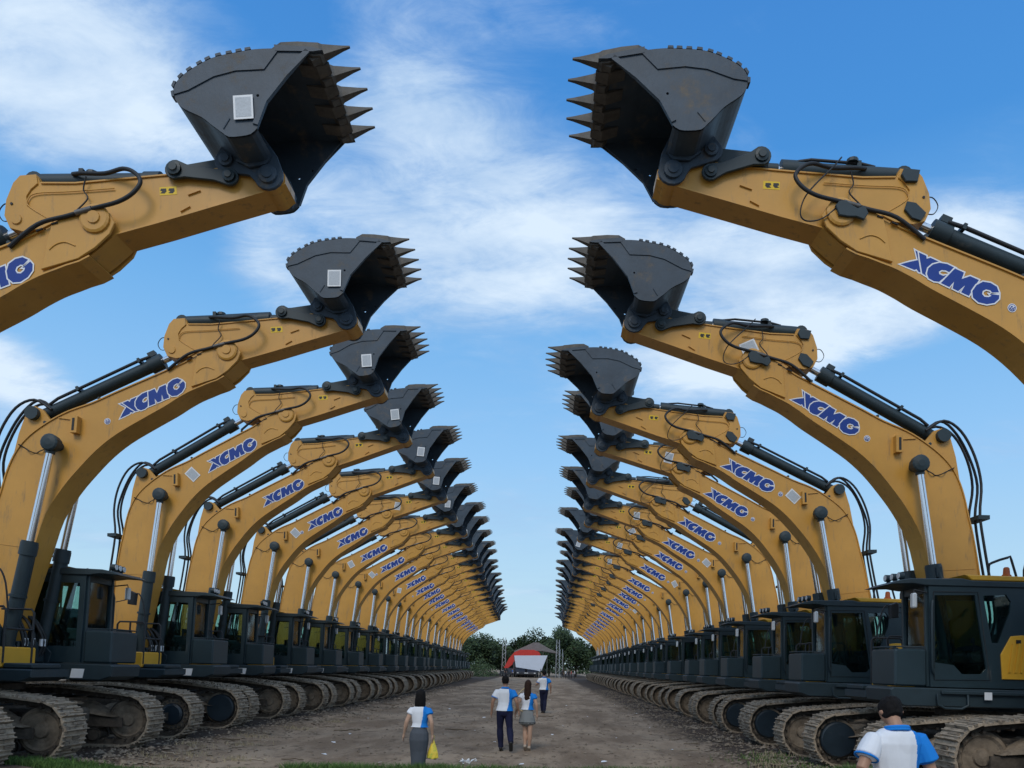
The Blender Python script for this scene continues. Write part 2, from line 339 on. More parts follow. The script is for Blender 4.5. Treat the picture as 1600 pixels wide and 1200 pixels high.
def ground():
    xs = [-2500, -900, -400, -200, -120, -70, -45, -30, -24, -20, -17, -15, -13.5]
    x = -12.5
    while x < 12.6: xs.append(x); x += .14
    xs += [13.5, 15, 17, 20, 24, 30, 45, 70, 120, 200, 400, 900, 2500]
    ys = [-400, -100, -30, -10, -3, 0, 2, 4, 6, 8, 10]
    y = 11.0; st = .12
    while y < 170: ys.append(y); y += st; st = min(2.5, st*1.018)
    ys += [180, 200, 240, 300, 400, 600, 1000, 2000, 4500]
    V = []
    for yy in ys:
        for xx in xs:
            far = abs(xx) > 13 or yy > 175 or yy < -50
            V.append((xx, yy, -.08 if far else gh(xx, yy)))
    nx = len(xs); F = [(j*nx+i, j*nx+i+1, (j+1)*nx+i+1, (j+1)*nx+i) for j in range(len(ys)-1) for i in range(nx-1)]
    me = bpy.data.meshes.new('ground'); me.from_pydata(V, [], F); me.update(); me.polygons.foreach_set('use_smooth', [True]*len(F))
    m = bpy.data.materials.new('dirt_ground'); m.use_nodes = True; t = m.node_tree; b = t.nodes['Principled BSDF']
    tc = t.nodes.new('ShaderNodeTexCoord')
    def noi(s, d=8, r=.65, st=None):
        n = t.nodes.new('ShaderNodeTexNoise'); n.inputs['Scale'].default_value = s; n.inputs['Detail'].default_value = d; n.inputs['Roughness'].default_value = r
        mp = t.nodes.new('ShaderNodeMapping'); mp.inputs['Scale'].default_value = st or (1, 1, 1)
        t.links.new(tc.outputs['Object'], mp.inputs[0]); t.links.new(mp.outputs[0], n.inputs['Vector']); return n.outputs[0]
    def mix(fac, a, bcol, lo, hi):
        r = t.nodes.new('ShaderNodeMapRange'); r.interpolation_type = 'SMOOTHSTEP'; r.inputs[1].default_value = lo; r.inputs[2].default_value = hi; t.links.new(fac, r.inputs[0])
        x = t.nodes.new('ShaderNodeMix'); x.data_type = 'RGBA'; t.links.new(r.outputs[0], x.inputs[0])
        for i, c in ((6, a), (7, bcol)):
            if isinstance(c, tuple): x.inputs[i].default_value = (*c, 1)
            else: t.links.new(c, x.inputs[i])
        return x.outputs[2]
    c = mix(noi(.45, 8, .6, (1.6, .5, 1)), (.190, .138, .095), (.350, .268, .190), .36, .66)
    c = mix(noi(2.6, 9, .7, (1.1, .6, 1)), c, (.115, .083, .058), .52, .68)
    c = mix(noi(11, 8, .75), c, (.42, .35, .28), .56, .72)
    c = mix(noi(23, 6, .75), c, (.075, .057, .044), .58, .70)
    sx = t.nodes.new('ShaderNodeSeparateXYZ'); t.links.new(tc.outputs['Object'], sx.inputs[0])
    # churned darker soil beside the tracks
    def band(x0, w):
        s1 = t.nodes.new('ShaderNodeMath'); s1.operation = 'SUBTRACT'; t.links.new(sx.outputs[0], s1.inputs[0]); s1.inputs[1].default_value = x0
        s2 = t.nodes.new('ShaderNodeMath'); s2.operation = 'ABSOLUTE'; t.links.new(s1.outputs[0], s2.inputs[0])
        s3 = t.nodes.new('ShaderNodeMapRange'); s3.inputs[1].default_value = w; s3.inputs[2].default_value = w*.45; s3.interpolation_type = 'SMOOTHSTEP'; t.links.new(s2.outputs[0], s3.inputs[0]); return s3.outputs[0]
    for x0, w in ((7.4, 4.3), (-10.2, 3.6)):
        mu = t.nodes.new('ShaderNodeMath'); mu.operation = 'MULTIPLY'; t.links.new(band(x0, w), mu.inputs[0]); mu.inputs[1].default_value = .75
        nn = noi(1.3, 6, .7); m2 = t.nodes.new('ShaderNodeMath'); m2.operation = 'ADD'; t.links.new(mu.outputs[0], m2.inputs[0]); t.links.new(nn, m2.inputs[1])
        c = mix(m2.outputs[0], c, (.070, .052, .040), .68, 1.05)
    t.links.new(c, b.inputs['Base Color']); b.inputs['Roughness'].default_value = .95; b.inputs['Specular IOR Level'].default_value = .15
    h = t.nodes.new('ShaderNodeMath'); h.operation = 'ADD'; t.links.new(noi(7, 9, .75, (1.2, .7, 1)), h.inputs[0]); t.links.new(noi(40, 4, .7), h.inputs[1])
    bp = t.nodes.new('ShaderNodeBump'); bp.inputs['Strength'].default_value = .55; bp.inputs['Distance'].default_value = .03; t.links.new(h.outputs[0], bp.inputs['Height']); t.links.new(bp.outputs[0], b.inputs['Normal'])
    me.materials.append(m); o = link('ground', me); o['kind'] = 'structure'
ground()
# ------------------------------------------------------------------ the excavator's meshes
P0 = (.45, 2.15); NC = (4.54, 7.89)
def rot2(v, a): c, s = math.cos(a), math.sin(a); return (v[0]*c-v[1]*s, v[0]*s+v[1]*c)
def relb(pts): return [(p[0]-P0[0], p[1]-P0[1]) for p in pts]
BODY_LOW = spline([(.72, 2.0), (.87, 2.73), (1.0, 3.3), (1.14, 3.88), (1.30, 4.54), (1.58, 5.08), (1.88, 5.50), (2.18, 5.86), (2.51, 6.16), (2.93, 6.45), (3.39, 6.75), (3.62, 6.92), (3.85, 7.07), (4.05, 7.17)], 3)
BODY_TOP = spline([(4.07, 7.85), (3.73, 7.62), (3.42, 7.46), (2.93, 7.21), (2.42, 6.95), (2.02, 6.74), (1.59, 6.56), (1.27, 6.37), (.96, 6.13), (.75, 5.90), (.61, 5.64), (.51, 5.33), (.43, 4.93), (.35, 4.57), (.24, 3.83), (.17, 3.0), (.16, 2.3)], 3)
D2 = Vector((.88, .475)).normalized(); TXC = (3.14, 6.86)
def letters():
    """the four letters of the maker's lettering, as polygons in metres (u along, v up)"""
    raw = {
     'x1': [(238, 42), (262, 58), (283, 250), (262, 246), (243, 218), (225, 226), (150, 194), (98, 172), (180, 150), (258, 134)],
     'x2': [(270, 62), (336, 94), (338, 122), (372, 112), (445, 148), (385, 175), (350, 200), (335, 236), (338, 290), (292, 258), (276, 130)],
     'c': [(590, 208), (520, 172), (450, 160), (390, 176), (348, 212), (334, 262), (348, 306), (395, 332), (440, 338), (492, 296), (515, 272), (480, 282), (446, 266), (442, 244), (468, 228), (505, 232), (538, 250)],
     'm': [(455, 350), (588, 214), (668, 252), (645, 312), (722, 286), (800, 322), (702, 470), (634, 436), (672, 372), (608, 426), (560, 400), (574, 338), (530, 388)],
     'g': [(975, 438), (958, 385), (905, 350), (835, 338), (775, 370), (735, 425), (738, 485), (785, 530), (860, 548), (930, 536), (972, 498), (976, 464), (888, 452), (905, 470), (880, 482), (842, 478), (822, 452), (830, 424), (860, 410), (898, 420), (912, 440)]}
    out = {}
    for k, ps in raw.items():
        o = []
        for p in ps:
            a, b = p[0]-535, p[1]-315
            o.append(((a*.911+b*.413)/(5.4545*121), (a*.413-b*.911)/(5.4545*121)))
        out[k] = o
    return out
LET = letters()
def decal_poly(m, poly, right, up, ctr, y, sgn, mt, th=.002):
    """flat vinyl: thin raised plate on the boom's side; sgn = -1 right side (y<0), +1 left side"""
    pts = [(ctr[0]+right[0]*p[0]+up[0]*p[1], ctr[1]+right[1]*p[0]+up[1]*p[1]) for p in poly]
    m.prism(pts, min(y, y+sgn*th), max(y, y+sgn*th), mt)
def circ(cx, cy, r, n=20): return [(cx+r*math.cos(2*math.pi*i/n), cy+r*math.sin(2*math.pi*i/n)) for i in range(n)]
def boom_meshes():
    out = {}
    m = M()
    body = BODY_LOW+[(4.16, 7.28), (4.18, 7.5), (4.14, 7.7)]+BODY_TOP+[(.25, 1.95), (.5, 1.86)]
    m.prism(relb(body), -.27, .27, OCH)
    m.strip(relb(BODY_LOW+[(4.20, 7.245), (4.37, 7.315), (4.50, 7.40)]), -.295, .295, .022, OCH, 1)
    m.strip(relb(BODY_TOP[2:]), -.295, .295, .022, OCH, 1)
    ear = [(4.72, 7.99), (4.58, 8.03), (4.40, 8.0), (4.10, 7.875), (3.97, 7.79), (3.93, 7.55), (3.92, 7.3), (3.90, 7.145), (4.13, 7.235), (4.37, 7.33), (4.58, 7.50), (4.75, 7.70), (4.80, 7.86)]
    for s in (-1, 1): m.prism(relb(ear), min(s*.272, s*.312), max(s*.272, s*.312), OCH, .006)
    # thick cast cheek lower edge and pin bosses
    for s in (-1, 1):
        m.lathe([(0, .2), (.03, .2), (.045, .17)], (NC[0]-P0[0], s*.31, NC[1]-P0[1]), (0, s, 0), OCH, 18)
        m.lathe([(0, .09), (.02, .085)], (NC[0]-P0[0], s*.355, NC[1]-P0[1]), (0, s, 0), OCH, 12)
    # weld scars
    def scar(pts):
        for s in (-1, 1): m.tube([(p[0]-P0[0], s*.316, p[1]-P0[1]) for p in spline(pts, 4)], .010, OCH, 4)
    scar([(3.98, 7.42), (4.06, 7.50), (4.18, 7.54), (4.32, 7.50)])
    # boom foot boss
    m.cyl((0, -.42, 0), (0, .42, 0), .24, OCH, 18)
    # seam across the lower boom
    for s in (-1, 1): m.tube([(.27-P0[0], s*.272, 3.95-P0[1]), (1.12-P0[0], s*.272, 3.88-P0[1])], .007, OCH, 4)
    # bracket ears for the stick cylinder
    for s in (-.17, .17): m.prism(relb([(1.25, 6.32), (1.02, 6.60), (.86, 6.66), (.72, 6.56), (.60, 6.1), (.52, 5.55), (.66, 5.6), (.9, 6.0)]), s-.03, s+.03, OCH)
    out['boom'] = m.mesh()
    m = M(); m.cyl((.86-P0[0], -.30, 6.50-P0[1]), (.86-P0[0], .30, 6.50-P0[1]), .13, GRY, 12)
    out['stick_cylinder_pin'] = m.mesh()
    m = M()
    for s in (-1, 1): # boom cylinder pin caps
        m.lathe([(-.13, .16), (0, .165), (.02, .14), (.035, .06)], (1.46-P0[0], s*.60, 5.86-P0[1]), (0, s, 0), GRY, 14)
    m.cyl((1.46-P0[0], -.48, 5.86-P0[1]), (1.46-P0[0], .48, 5.86-P0[1]), .085, GRY, 12)
    out['cylinder_pin'] = m.mesh()
    for s in (-1, 1):
        m = M(); y = s*.272
        a, b = min(y, y+s*.13), max(y, y+s*.13)
        m.prism(relb([(1.70, 6.44), (1.83, 6.44), (1.83, 6.12), (1.70, 6.12)]), a, b, OCH)
        m.prism(relb([(1.735, 6.40), (1.78, 6.40), (1.78, 6.16), (1.735, 6.16)]), min(y+s*.131, y+s*.135), max(y+s*.131, y+s*.135), BKP)
        m.tube([(1.66-P0[0], y+s*.012, 6.40-P0[1]), (1.40-P0[0], y+s*.012, 6.42-P0[1])], .012, OCH, 4)
        out['light_bracket'+('_right' if s < 0 else '_left')] = m.mesh()
    for side, s in (('right', -1), ('left', 1)):
        rt = (D2.x, D2.y) if s < 0 else (-D2.x, -D2.y); up = (-D2.y, D2.x); ctr = (TXC[0]-P0[0], TXC[1]-P0[1])
        m = M()
        for k, p in LET.items():
            a = sum(p[i][0]*p[(i+1) % len(p)][1]-p[(i+1) % len(p)][0]*p[i][1] for i in range(len(p)))
            q = p if a > 0 else p[::-1]
            decal_poly(m, offset(q, .019), rt, up, ctr, s*(.2735+.0016*list(LET).index(k)), s, WHT, .0008)
        for i, (k, p) in enumerate(LET.items()):
            a = sum(p[i][0]*p[(i+1) % len(p)][1]-p[(i+1) % len(p)][0]*p[i][1] for i in range(len(p)))
            q = p if a > 0 else p[::-1]
            decal_poly(m, q, rt, up, ctr, s*(.2744+.0016*i), s, BLU, .0006)
        out['lettering_'+side] = m.mesh()
        m = M()
        bx = .93 if s > 0 else -.93
        decal_poly(m, circ(bx, -.02, .062), rt, up, ctr, s*.2735, s, WHT)
        decal_poly(m, circ(bx, -.02, .050), rt, up, ctr, s*.2760, s, BLU)
        decal_poly(m, circ(bx, -.02, .040), rt, up, ctr, s*.2785, s, WHT)
        for pl in ([(-.026, -.03), (-.026, .012), (-.008, .024), (.004, .02), (-.012, .006), (-.012, -.02), (.004, -.022), (.004, -.008), (-.004, -.008), (-.004, .002), (.012, .002), (.012, -.034)], [(.016, .02), (.03, .02), (.03, -.03), (.018, -.03)]):
            decal_poly(m, [(bx+a, -.02+b) for a, b in pl], rt, up, ctr, s*.2810, s, BLU)
        out['badge_'+side] = m.mesh()
    # hydraulic lines along the back of the boom
    m = M()
    T = offset_open(BODY_TOP, .07)
    for yy, rr, k in ((-.20, .022, .03), (-.13, .022, .05), (.20, .022, .03), (.13, .022, .05), (.05, .02, .04)):
        pl = [(p[0]-P0[0], yy, p[1]-P0[1]) for p in offset_open(BODY_TOP[1:32], k)]
        m.tube(pl, rr, BLK, 6)
    for i in (6, 14, 22):
        p = T[i]; m.cyl((p[0]-P0[0], -.27, p[1]-P0[1]-.02), (p[0]-P0[0], .27, p[1]-P0[1]-.02), .03, GRY, 6)
    out['hydraulic_lines'] = m.mesh()
    m = M()
    for yy, dx in ((-.14, 0), (.03, -.05), (.16, -.02)):
        pl = spline([(1.15, yy, 6.62), (.80, yy, 6.80-dx), (.45-dx, yy, 6.62), (.20-dx, yy, 6.15), (.10, yy, 5.6), (.16, yy*1.3, 5.0), (.10, yy*1.4, 4.4), (-.02, yy*1.4, 3.6), (-.1, yy*1.2, 3.0), (.0, yy, 2.6)], 4)
        m.tube([(p[0]-P0[0], p[1], p[2]-P0[1]) for p in pl], .026, BLK, 7)
    m.box(.0-P0[0], .22-P0[0], -.26, .26, 4.9-P0[1], 4.98-P0[1], GRY)
    out['hose'] = m.mesh()
    for s in (-1, 1):
        m = M(); m.tube([(p[0]-P0[0], s*(.30+.03*math.sin(i)), p[1]-P0[1]) for i, p in enumerate(spline([(1.38, 5.9), (1.22, 5.84), (1.12, 5.74), (.98, 5.72), (.85, 5.78), (.7, 5.86)], 4))], .011, BLK, 4)
        out['grease_line'+('_right' if s < 0 else '_left')] = m.mesh()
    m = M(); s = 1
    for s in (-1, 1):
        y = s*.317
        for (a, b) in (((4.05, 7.80), (3.97, 7.77)), ((3.86, 7.70), (3.78, 7.66))):
            m.tube([(a[0]-P0[0], y, a[1]-P0[1]), (b[0]-P0[0], y, b[1]-P0[1])], .014, BLK, 4)
    out['hose_clip'] = m.mesh()
    m = M() # rubber plug on the pivot pin, left side
    m.prism([(NC[0]-P0[0]+a, NC[1]-P0[1]+b) for a, b in [(.10, .06), (.04, .12), (-.06, .12), (-.13, .05), (-.2, .0), (-.3, .03), (-.34, -.08), (-.27, -.17), (-.17, -.12), (-.05, -.11), (.06, -.08)]], .356, .40, GRY, .01)
    out['pin_cover'] = m.mesh()
    return out
def stick_meshes():
    out = {}; m = M()
    low = [(2.50, .50), (2.42, .45), (1.60, .225), (.80, .0), (.22, -.15), (.02, -.33), (-.14, -.46), (-.36, -.40), (-.55, -.18), (-.78, -.02)]
    top = [(-1.03, -.09), (-1.20, -.04), (-1.28, .14), (-1.26, .36), (-1.17, .60), (-1.08, .70), (-.86, .71), (-.82, .60), (-.34, .58), (.57, .64), (1.31, .69), (1.70, .74), (1.95, .78), (2.2, .78), (2.42, .74), (2.50, .62)]
    m.prism(low+top, -.2, .2, OCH)
    m.strip(low[:9], -.222, .222, .02, OCH, -1)
    m.strip([(1.70, .745), (1.31, .695), (.57, .645), (-.34, .585), (-.80, .60)], -.222, .222, .02, OCH, -1)
    for s in (-1, 1): # cast rear plate with its raised edge
        plate = [(-1.03, -.09), (-1.20, -.04), (-1.28, .14), (-1.26, .36), (-1.17, .60), (-1.08, .70), (-.86, .71), (-.84, .58), (-.93, .50), (-.99, .40), (-.97, .26), (-.62, .02), (-.78, -.06)]
        m.prism(plate, min(s*.201, s*.222), max(s*.201, s*.222), OCH, .004)
        m.tube([(p[0], s*.224, p[1]) for p in spline([(.2, .48), (-.4, .45), (-.84, .44), (-.96, .36), (-.93, .24), (-.55, .0)], 4)], .008, OCH, 4)
        m.lathe([(0, .075), (.02, .07)], (-1.11, s*.222, .08), (0, s, 0), OCH, 12)
        m.lathe([(0, .02), (.012, .018)], (-1.18, s*.222, .30), (0, s, 0), BKP, 8)
        for (a, b) in (((1.36, .42), (1.20, .36)), ((1.22, .20), (1.10, .13))):
            m.prism([(a[0], a[1]), (a[0]-.02, a[1]+.025), (b[0], b[1]+.02), (b[0]-.01, b[1])], min(s*.2, s*.225), max(s*.2, s*.225), OCH)
    m.cyl((2.30, -.235, .57), (2.30, .235, .57), .19, OCH, 18)
    out['stick'] = m.mesh()
    m = M()
    for s in (-1, 1):
        y = s*.2015
        m.prism([(1.03, .50), (.80, .49), (.805, .375), (1.035, .385)], min(y, y+s*.002), max(y, y+s*.002), STK)
        for dx in (.0, .11):
            m.prism([(1.0-dx, .47), (.93-dx, .47), (.92-dx, .44), (.95-dx, .43), (.92-dx, .405), (.98-dx, .40), (1.005-dx, .43)], min(y+s*.0025, y+s*.004), max(y+s*.0025, y+s*.004), BKP)
    out['hazard_sticker'] = m.mesh()
    m = M(); m.prism([(-1.06, .20), (-.94, .22), (-.90, .10), (-1.0, -.02), (-1.12, -.06), (-1.2, .06)], .224, .262, GRY, .008)
    out['pin_cover_low'] = m.mesh(); m = M()
    m.prism([(-1.12, .67), (-.9, .69), (-.86, .60), (-.92, .50), (-1.08, .50)], .224, .27, GRY, .008)
    out['pin_cover'] = m.mesh()
    for s, nm in ((-1, 'right'), (1, 'left')):
        m = M()
        lp = spline([(-1.15, s*.30, -.35), (-.75, s*.34, -.07), (-.35, s*.34, .04), (.0, s*.36, .12), (.35, s*.42, .16), (.56, s*.44, .26), (.66, s*.43, .42), (.58, s*.40, .56), (.40, s*.36, .66), (.1, s*.26, .67), (-.25, s*.20, .72), (-.42, s*.13, .76)], 5)
        m.tube(lp, .028, BLK, 7)
        m.cyl((-.02, s*.36, .115), (-.24, s*.35, .065), .036, STL, 8)
        m.tube(spline([(-.15, s*.28, .62), (-.20, s*.25, .45), (-.14, s*.25, .33), (-.28, s*.26, .16), (-.30, s*.3, .08)], 4), .010, BLK, 4)
        if s > 0: m.tube(spline([(-.02, s*.30, .80), (.12, s*.35, .62), (.38, s*.38, .34), (.52, s*.36, .15), (.56, s*.33, -.05), (.46, s*.31, -.13), (.25, s*.34, -.10), (.02, s*.36, .10)], 4), .012, BLK, 4)
        m.tube(spline([(-1.22, s*.1, .36), (-1.36, s*.1, .38), (-1.44, s*.1, .26), (-1.38, s*.1, .14), (-1.27, s*.1, .14)], 4), .008, BLK, 4)
        out['hose_'+nm] = m.mesh()
    return out
PLATE = spline([(.56, 1.24), (.78, 1.19), (.94, 1.11)], 1)+[(.60, .85), (.28, .55), (.10, .23)]
ARC = spline([(.94, 1.14), (.56, 1.235), (.25, 1.285), (-.02, 1.29), (-.33, 1.27), (-.65, 1.15), (-.82, 1.03), (-.87, .92), (-.86, .80), (-.78, .67), (-.57, .51), (-.45, .37), (-.34, .25)], 3)
BCT = spline([(-.34, .25), (-.27, .185), (-.12, .165), (.01, .17), (.10, .23)], 2)
def bucket_meshes():
    out = {}; m = M(); w = .85
    shell = ARC+BCT[1:]
    inner = offset_open(shell, -.035)
    # shell as a thick open plate
    n = len(shell)
    for k in range(n-1):
        q = [shell[k], shell[k+1], inner[k+1], inner[k]]
    m.prism(shell+inner[::-1], -w, w, BKT)
    side = shell+[(.28, .55), (.60, .85)]
    for s in (-1, 1):
        y = s*w; m.holed(side, [circ(.40, .735, .016, 8), circ(.18, .66, .02, 8)], min(y-s*.035, y), max(y-s*.035, y), BKT)
        # reinforcing lip and welded wear panel
        m.strip([(.93, 1.10), (.60, .85), (.28, .55), (.12, .26)], min(y, y+s*.02), max(y, y+s*.02), .07, BKT, 1)
        wear = [(.80, 1.17)]+[(p[0]*.985, p[1]*.985) for p in ARC[4:24]]+[(-.68, .86), (-.5, .98), (-.33, 1.02), (-.04, 1.035), (.3, .985), (.58, 1.23)]
        m.prism([(.56, 1.225)]+[(p[0]*.985, p[1]*.985) for p in ARC[5:23]]+[(-.68, .89), (-.33, 1.01), (-.04, 1.035), (.32, .985)], min(y, y+s*.016), max(y, y+s*.016), BKT)
        m.tube([(-.22, y+s*.004, .42), (-.32, y+s*.004, .30)], .009, BKT, 4)
    # lip plate
    m.prism([(.50, 1.20), (.98, 1.10), (1.10, 1.095), (.98, 1.16), (.5, 1.285)], -w-.02, w+.02, BKT)
    # hinge ears
    for s in (-1, 1):
        for y0 in (.235, ):
            ear = arc((0, 0), .20, -170, 20, 8)+[(.16, .24), (.0, .6), (-.40, .62), (-.57, .50)]+arc((-.52, .31), .16, 130, 260, 6)+[(-.25, .05)]
            m.prism(ear, min(s*y0, s*(y0+.05)), max(s*y0, s*(y0+.05)), BKT, .006)
            m.lathe([(0, .13), (.04, .125), (.05, .08), (.07, .075)], (0, s*(y0+.05), 0), (0, s, 0), BKT, 16)
            m.lathe([(0, .10), (.04, .095), (.05, .06), (.07, .055)], (-.52, s*(y0+.05), .31), (0, s, 0), BKT, 14)
        m.prism([(.08, .2), (.0, .12), (-.22, .12), (-.38, .24), (-.3, .34), (.0, .4)], min(s*.31, s*.34), max(s*.31, s*.34), BKT)
    m.cyl((-.52, -.25, .31), (-.52, .25, .31), .07, BKT, 10)
    out['bucket'] = m.mesh()
    for s in (-1, 1):   # wear blocks along the heel
        m = M(); L = ARC[7:26]
        P = spline(L, 3); acc = 0; nxt = 0
        for i in range(len(P)-1):
            a, b = Vector(P[i]), Vector(P[i+1]); acc += (b-a).length
            if acc >= nxt:
                nxt += .135; d = (b-a).normalized(); nn = Vector((d.y, -d.x))
                if nn.dot(a-Vector((0, .7))) < 0: nn = -nn
                c = [a-d*.04-nn*.01, a+d*.04-nn*.01, a+d*.035+nn*.024, a-d*.035+nn*.024]
                m.prism([tuple(q) for q in c], min(s*(w+.018), s*(w-.1)), max(s*(w+.018), s*(w-.1)), BKT)
        out['wear_blocks'+('_right' if s < 0 else '_left')] = m.mesh()
    m = M()  # one tooth (adapter + point), centred on y=0
    def ring(x, z, hw, hh): return [(x, -hw, z-hh), (x, hw, z-hh), (x, hw, z+hh), (x, -hw, z+hh)]
    rs = [ring(.45, 1.275, .05, .035), ring(.58, 1.28, .085, .06), ring(.80, 1.235, .088, .070), ring(.95, 1.175, .084, .095), ring(1.05, 1.16, .080, .090), ring(1.09, 1.165, .062, .072), ring(1.24, 1.172, .042, .040), ring(1.34, 1.177, .028, .020), ring(1.44, 1.18, .014, .008)]
    vs = [v for r in rs for v in r]; fs = [(k*4+i, k*4+(i+1) % 4, k*4+4+(i+1) % 4, k*4+4+i) for k in range(len(rs)-1) for i in range(4)]+[(3, 2, 1, 0), tuple(len(rs)*4-4+q for q in range(4))]
    m.add(vs, fs, TOO)
    m.prism([(.86, 1.12), (.93, 1.04), (1.03, 1.07), (1.08, 1.14)], -.05, .05, TOO)
    out['tooth'] = m.mesh()
    m = M()  # lip shroud between the teeth
    rs = [ring(.72, 1.20, .10, .06), ring(.95, 1.13, .11, .07), ring(1.12, 1.11, .075, .02)]
    vs = [v for r in rs for v in r]; fs = [(k*4+i, k*4+(i+1) % 4, k*4+4+(i+1) % 4, k*4+4+i) for k in range(2) for i in range(4)]+[(3, 2, 1, 0), (8, 9, 10, 11)]
    m.add(vs, fs, TOO); out['lip_shroud'] = m.mesh()
    return out
def cyl_meshes():
    out = {}
    m = M()  # boom cylinder barrel: origin foot pin, along +x, length 2.25
    m.cyl((0, -.10, 0), (0, .10, 0), .15, GRY, 14)
    m.cyl((.1, 0, 0), (2.15, 0, 0), .122, GRY, 18)
    m.cyl((2.0, 0, 0), (2.24, 0, 0), .148, GRY, 18); m.cyl((2.24, 0, 0), (2.27, 0, 0), .14, GRY, 18)
    m.box(2.02, 2.2, .0, .2, -.05, .05, GRY); m.tube([(2.1, .19, 0), (1.9, .2, 0), (.6, .2, 0), (.5, .13, 0)], .028, GRY, 6)
    m.cyl((1.2, 0, 0), (1.25, 0, 0), .15, GRY, 14)
    out['boom_cylinder'] = m.mesh()
    m = M(); m.cyl((0, 0, 0), (-2.3, 0, 0), .066, CHR, 16); m.cyl((0, -.1, 0), (0, .1, 0), .14, GRY, 14); m.cyl((-.08, 0, 0), (-.2, 0, 0), .085, GRY, 12)
    out['boom_rod'] = m.mesh()
    m = M()  # stick cylinder barrel, length 2.45
    m.cyl((0, -.11, 0), (0, .11, 0), .15, GRY, 14); m.cyl((.1, 0, 0), (2.5, 0, 0), .118, GRY, 18); m.cyl((2.35, 0, 0), (2.62, 0, 0), .15, GRY, 18)
    for s in (-1, 1): m.tube([(2.45, s*.1, .13), (2.2, s*.11, .145), (.5, s*.11, .135), (.3, s*.1, .10)], .03, BLK, 6)
    for x in (.9, 2.2): m.box(x, x+.05, -.15, .15, .1, .185, GRY)
    m.box(2.4, 2.55, -.06, .06, .15, .25, GRY)
    out['stick_cylinder'] = m.mesh()
    m = M(); m.cyl((0, 0, 0), (-1.6, 0, 0), .062, CHR, 14); m.cyl((0, -.1, 0), (0, .1, 0), .13, GRY, 14); out['stick_rod'] = m.mesh()
    m = M()  # bucket cylinder, length 1.75
    m.cyl((0, -.1, 0), (0, .1, 0), .12, GRY, 14); m.cyl((.08, 0, 0), (1.62, 0, 0), .122, GRY, 18); m.cyl((1.5, 0, 0), (1.72, 0, 0), .14, GRY, 18)
    m.tube([(1.55, .0, .13), (1.3, .05, .15), (.6, .05, .14), (.4, .05, .1)], .022, BLK, 6); m.box(.6, .66, -.08, .08, .08, .17, GRY)
    m.lathe([(0, .085), (.05, .08)], (.72, .05, .14), (0, 0, 1), GRY, 10)
    out['bucket_cylinder'] = m.mesh()
    m = M(); m.cyl((0, 0, 0), (-1.3, 0, 0), .058, CHR, 14); m.cyl((0, -.09, 0), (0, .09, 0), .12, GRY, 14); m.cyl((-.05, 0, 0), (-.3, 0, 0), .085, GRY, 12); out['bucket_rod'] = m.mesh()
    m = M(); L = .745  # rocker arm: origin lower pin, along +x
    m.prism(arc((0, 0), .12, 90, 270, 8)+[(.2, -.08), (L-.15, -.09)]+arc((L, 0), .135, -90, 90, 8)+[(L-.15, .09), (.2, .08)], -.025, .025, GRY, .008)
    for x, r in ((0, .085), (L, .095)): m.lathe([(-.06, r), (.05, r), (.06, r*.6), (.08, r*.55)], (x, 0, 0), (0, 1, 0), GRY, 12); m.lathe([(-.05, r), (.06, r), (.07, r*.6), (.09, r*.55)], (x, 0, 0), (0, -1, 0), GRY, 12)
    out['rocker_arm'] = m.mesh()
    m = M(); L = .70
    m.prism(arc((0, 0), .14, 90, 270, 8)+[(.15, -.13), (L-.15, -.10)]+arc((L, 0), .12, -90, 90, 8)+[(L-.2, .12), (.15, .12)], -.19, .19, GRY, .015)
    out['bucket_link'] = m.mesh()
    return out
# track path -------------------------------------------------------------
def track_path(step):
    cf, cr_, r = (2.34, .56), (-2.34, .58), .50
    pts = []
    pts += arc(cf, r, -90, 75, 40)
    e = pts[-1]
    top = spline([e, (1.7, 1.125), (.9, 1.19), (0, 1.165), (-.9, 1.17), (-1.7, 1.12), (cr_[0]+r*math.cos(R_(105)), cr_[1]+r*math.sin(R_(105)))], 10)
    pts += top[1:]
    pts += arc(cr_, r, 105, 270, 40)[1:]
    pts += [(-1.8, .055), (1.9, .055)]
    P = pts; out = []; L = [0]
    for i in range(len(P)): L.append(L[-1]+math.dist(P[i], P[(i+1) % len(P)]))
    n = round(L[-1]/step); st = L[-1]/n; j = 0
    for k in range(n):
        d = k*st
        while L[j+1] < d: j += 1
        a, b = P[j], P[(j+1) % len(P)]; t = (d-L[j])/max(1e-6, L[j+1]-L[j]); out.append((a[0]+(b[0]-a[0])*t, a[1]+(b[1]-a[1])*t))
    res = []
    for k in range(n):
        a, b = out[k-1], out[(k+1) % n]; res.append((out[k], math.atan2(b[1]-a[1], b[0]-a[0])))
    return res
def shoe_geo(m, c=(0, 0), ang=0, seed=0):
    rnd = random.Random(seed)
    def tr(p): q = rot2(p, ang); return (c[0]+q[0], c[1]+q[1])
    # local x along travel, local z outward = negative (path runs with outside on the right)
    prof = [(-.115, .0), (.105, .0), (.115, -.012), (.105, -.034), (.06, -.034), (.052, -.062), (.036, -.062), (.028, -.034), (-.03, -.034), (-.038, -.058), (-.054, -.058), (-.062, -.034), (-.098, -.036), (-.110, -.075), (-.126, -.072), (-.124, -.02)]
    m.prism([tr(p) for p in prof], -.325, .325, TRK)
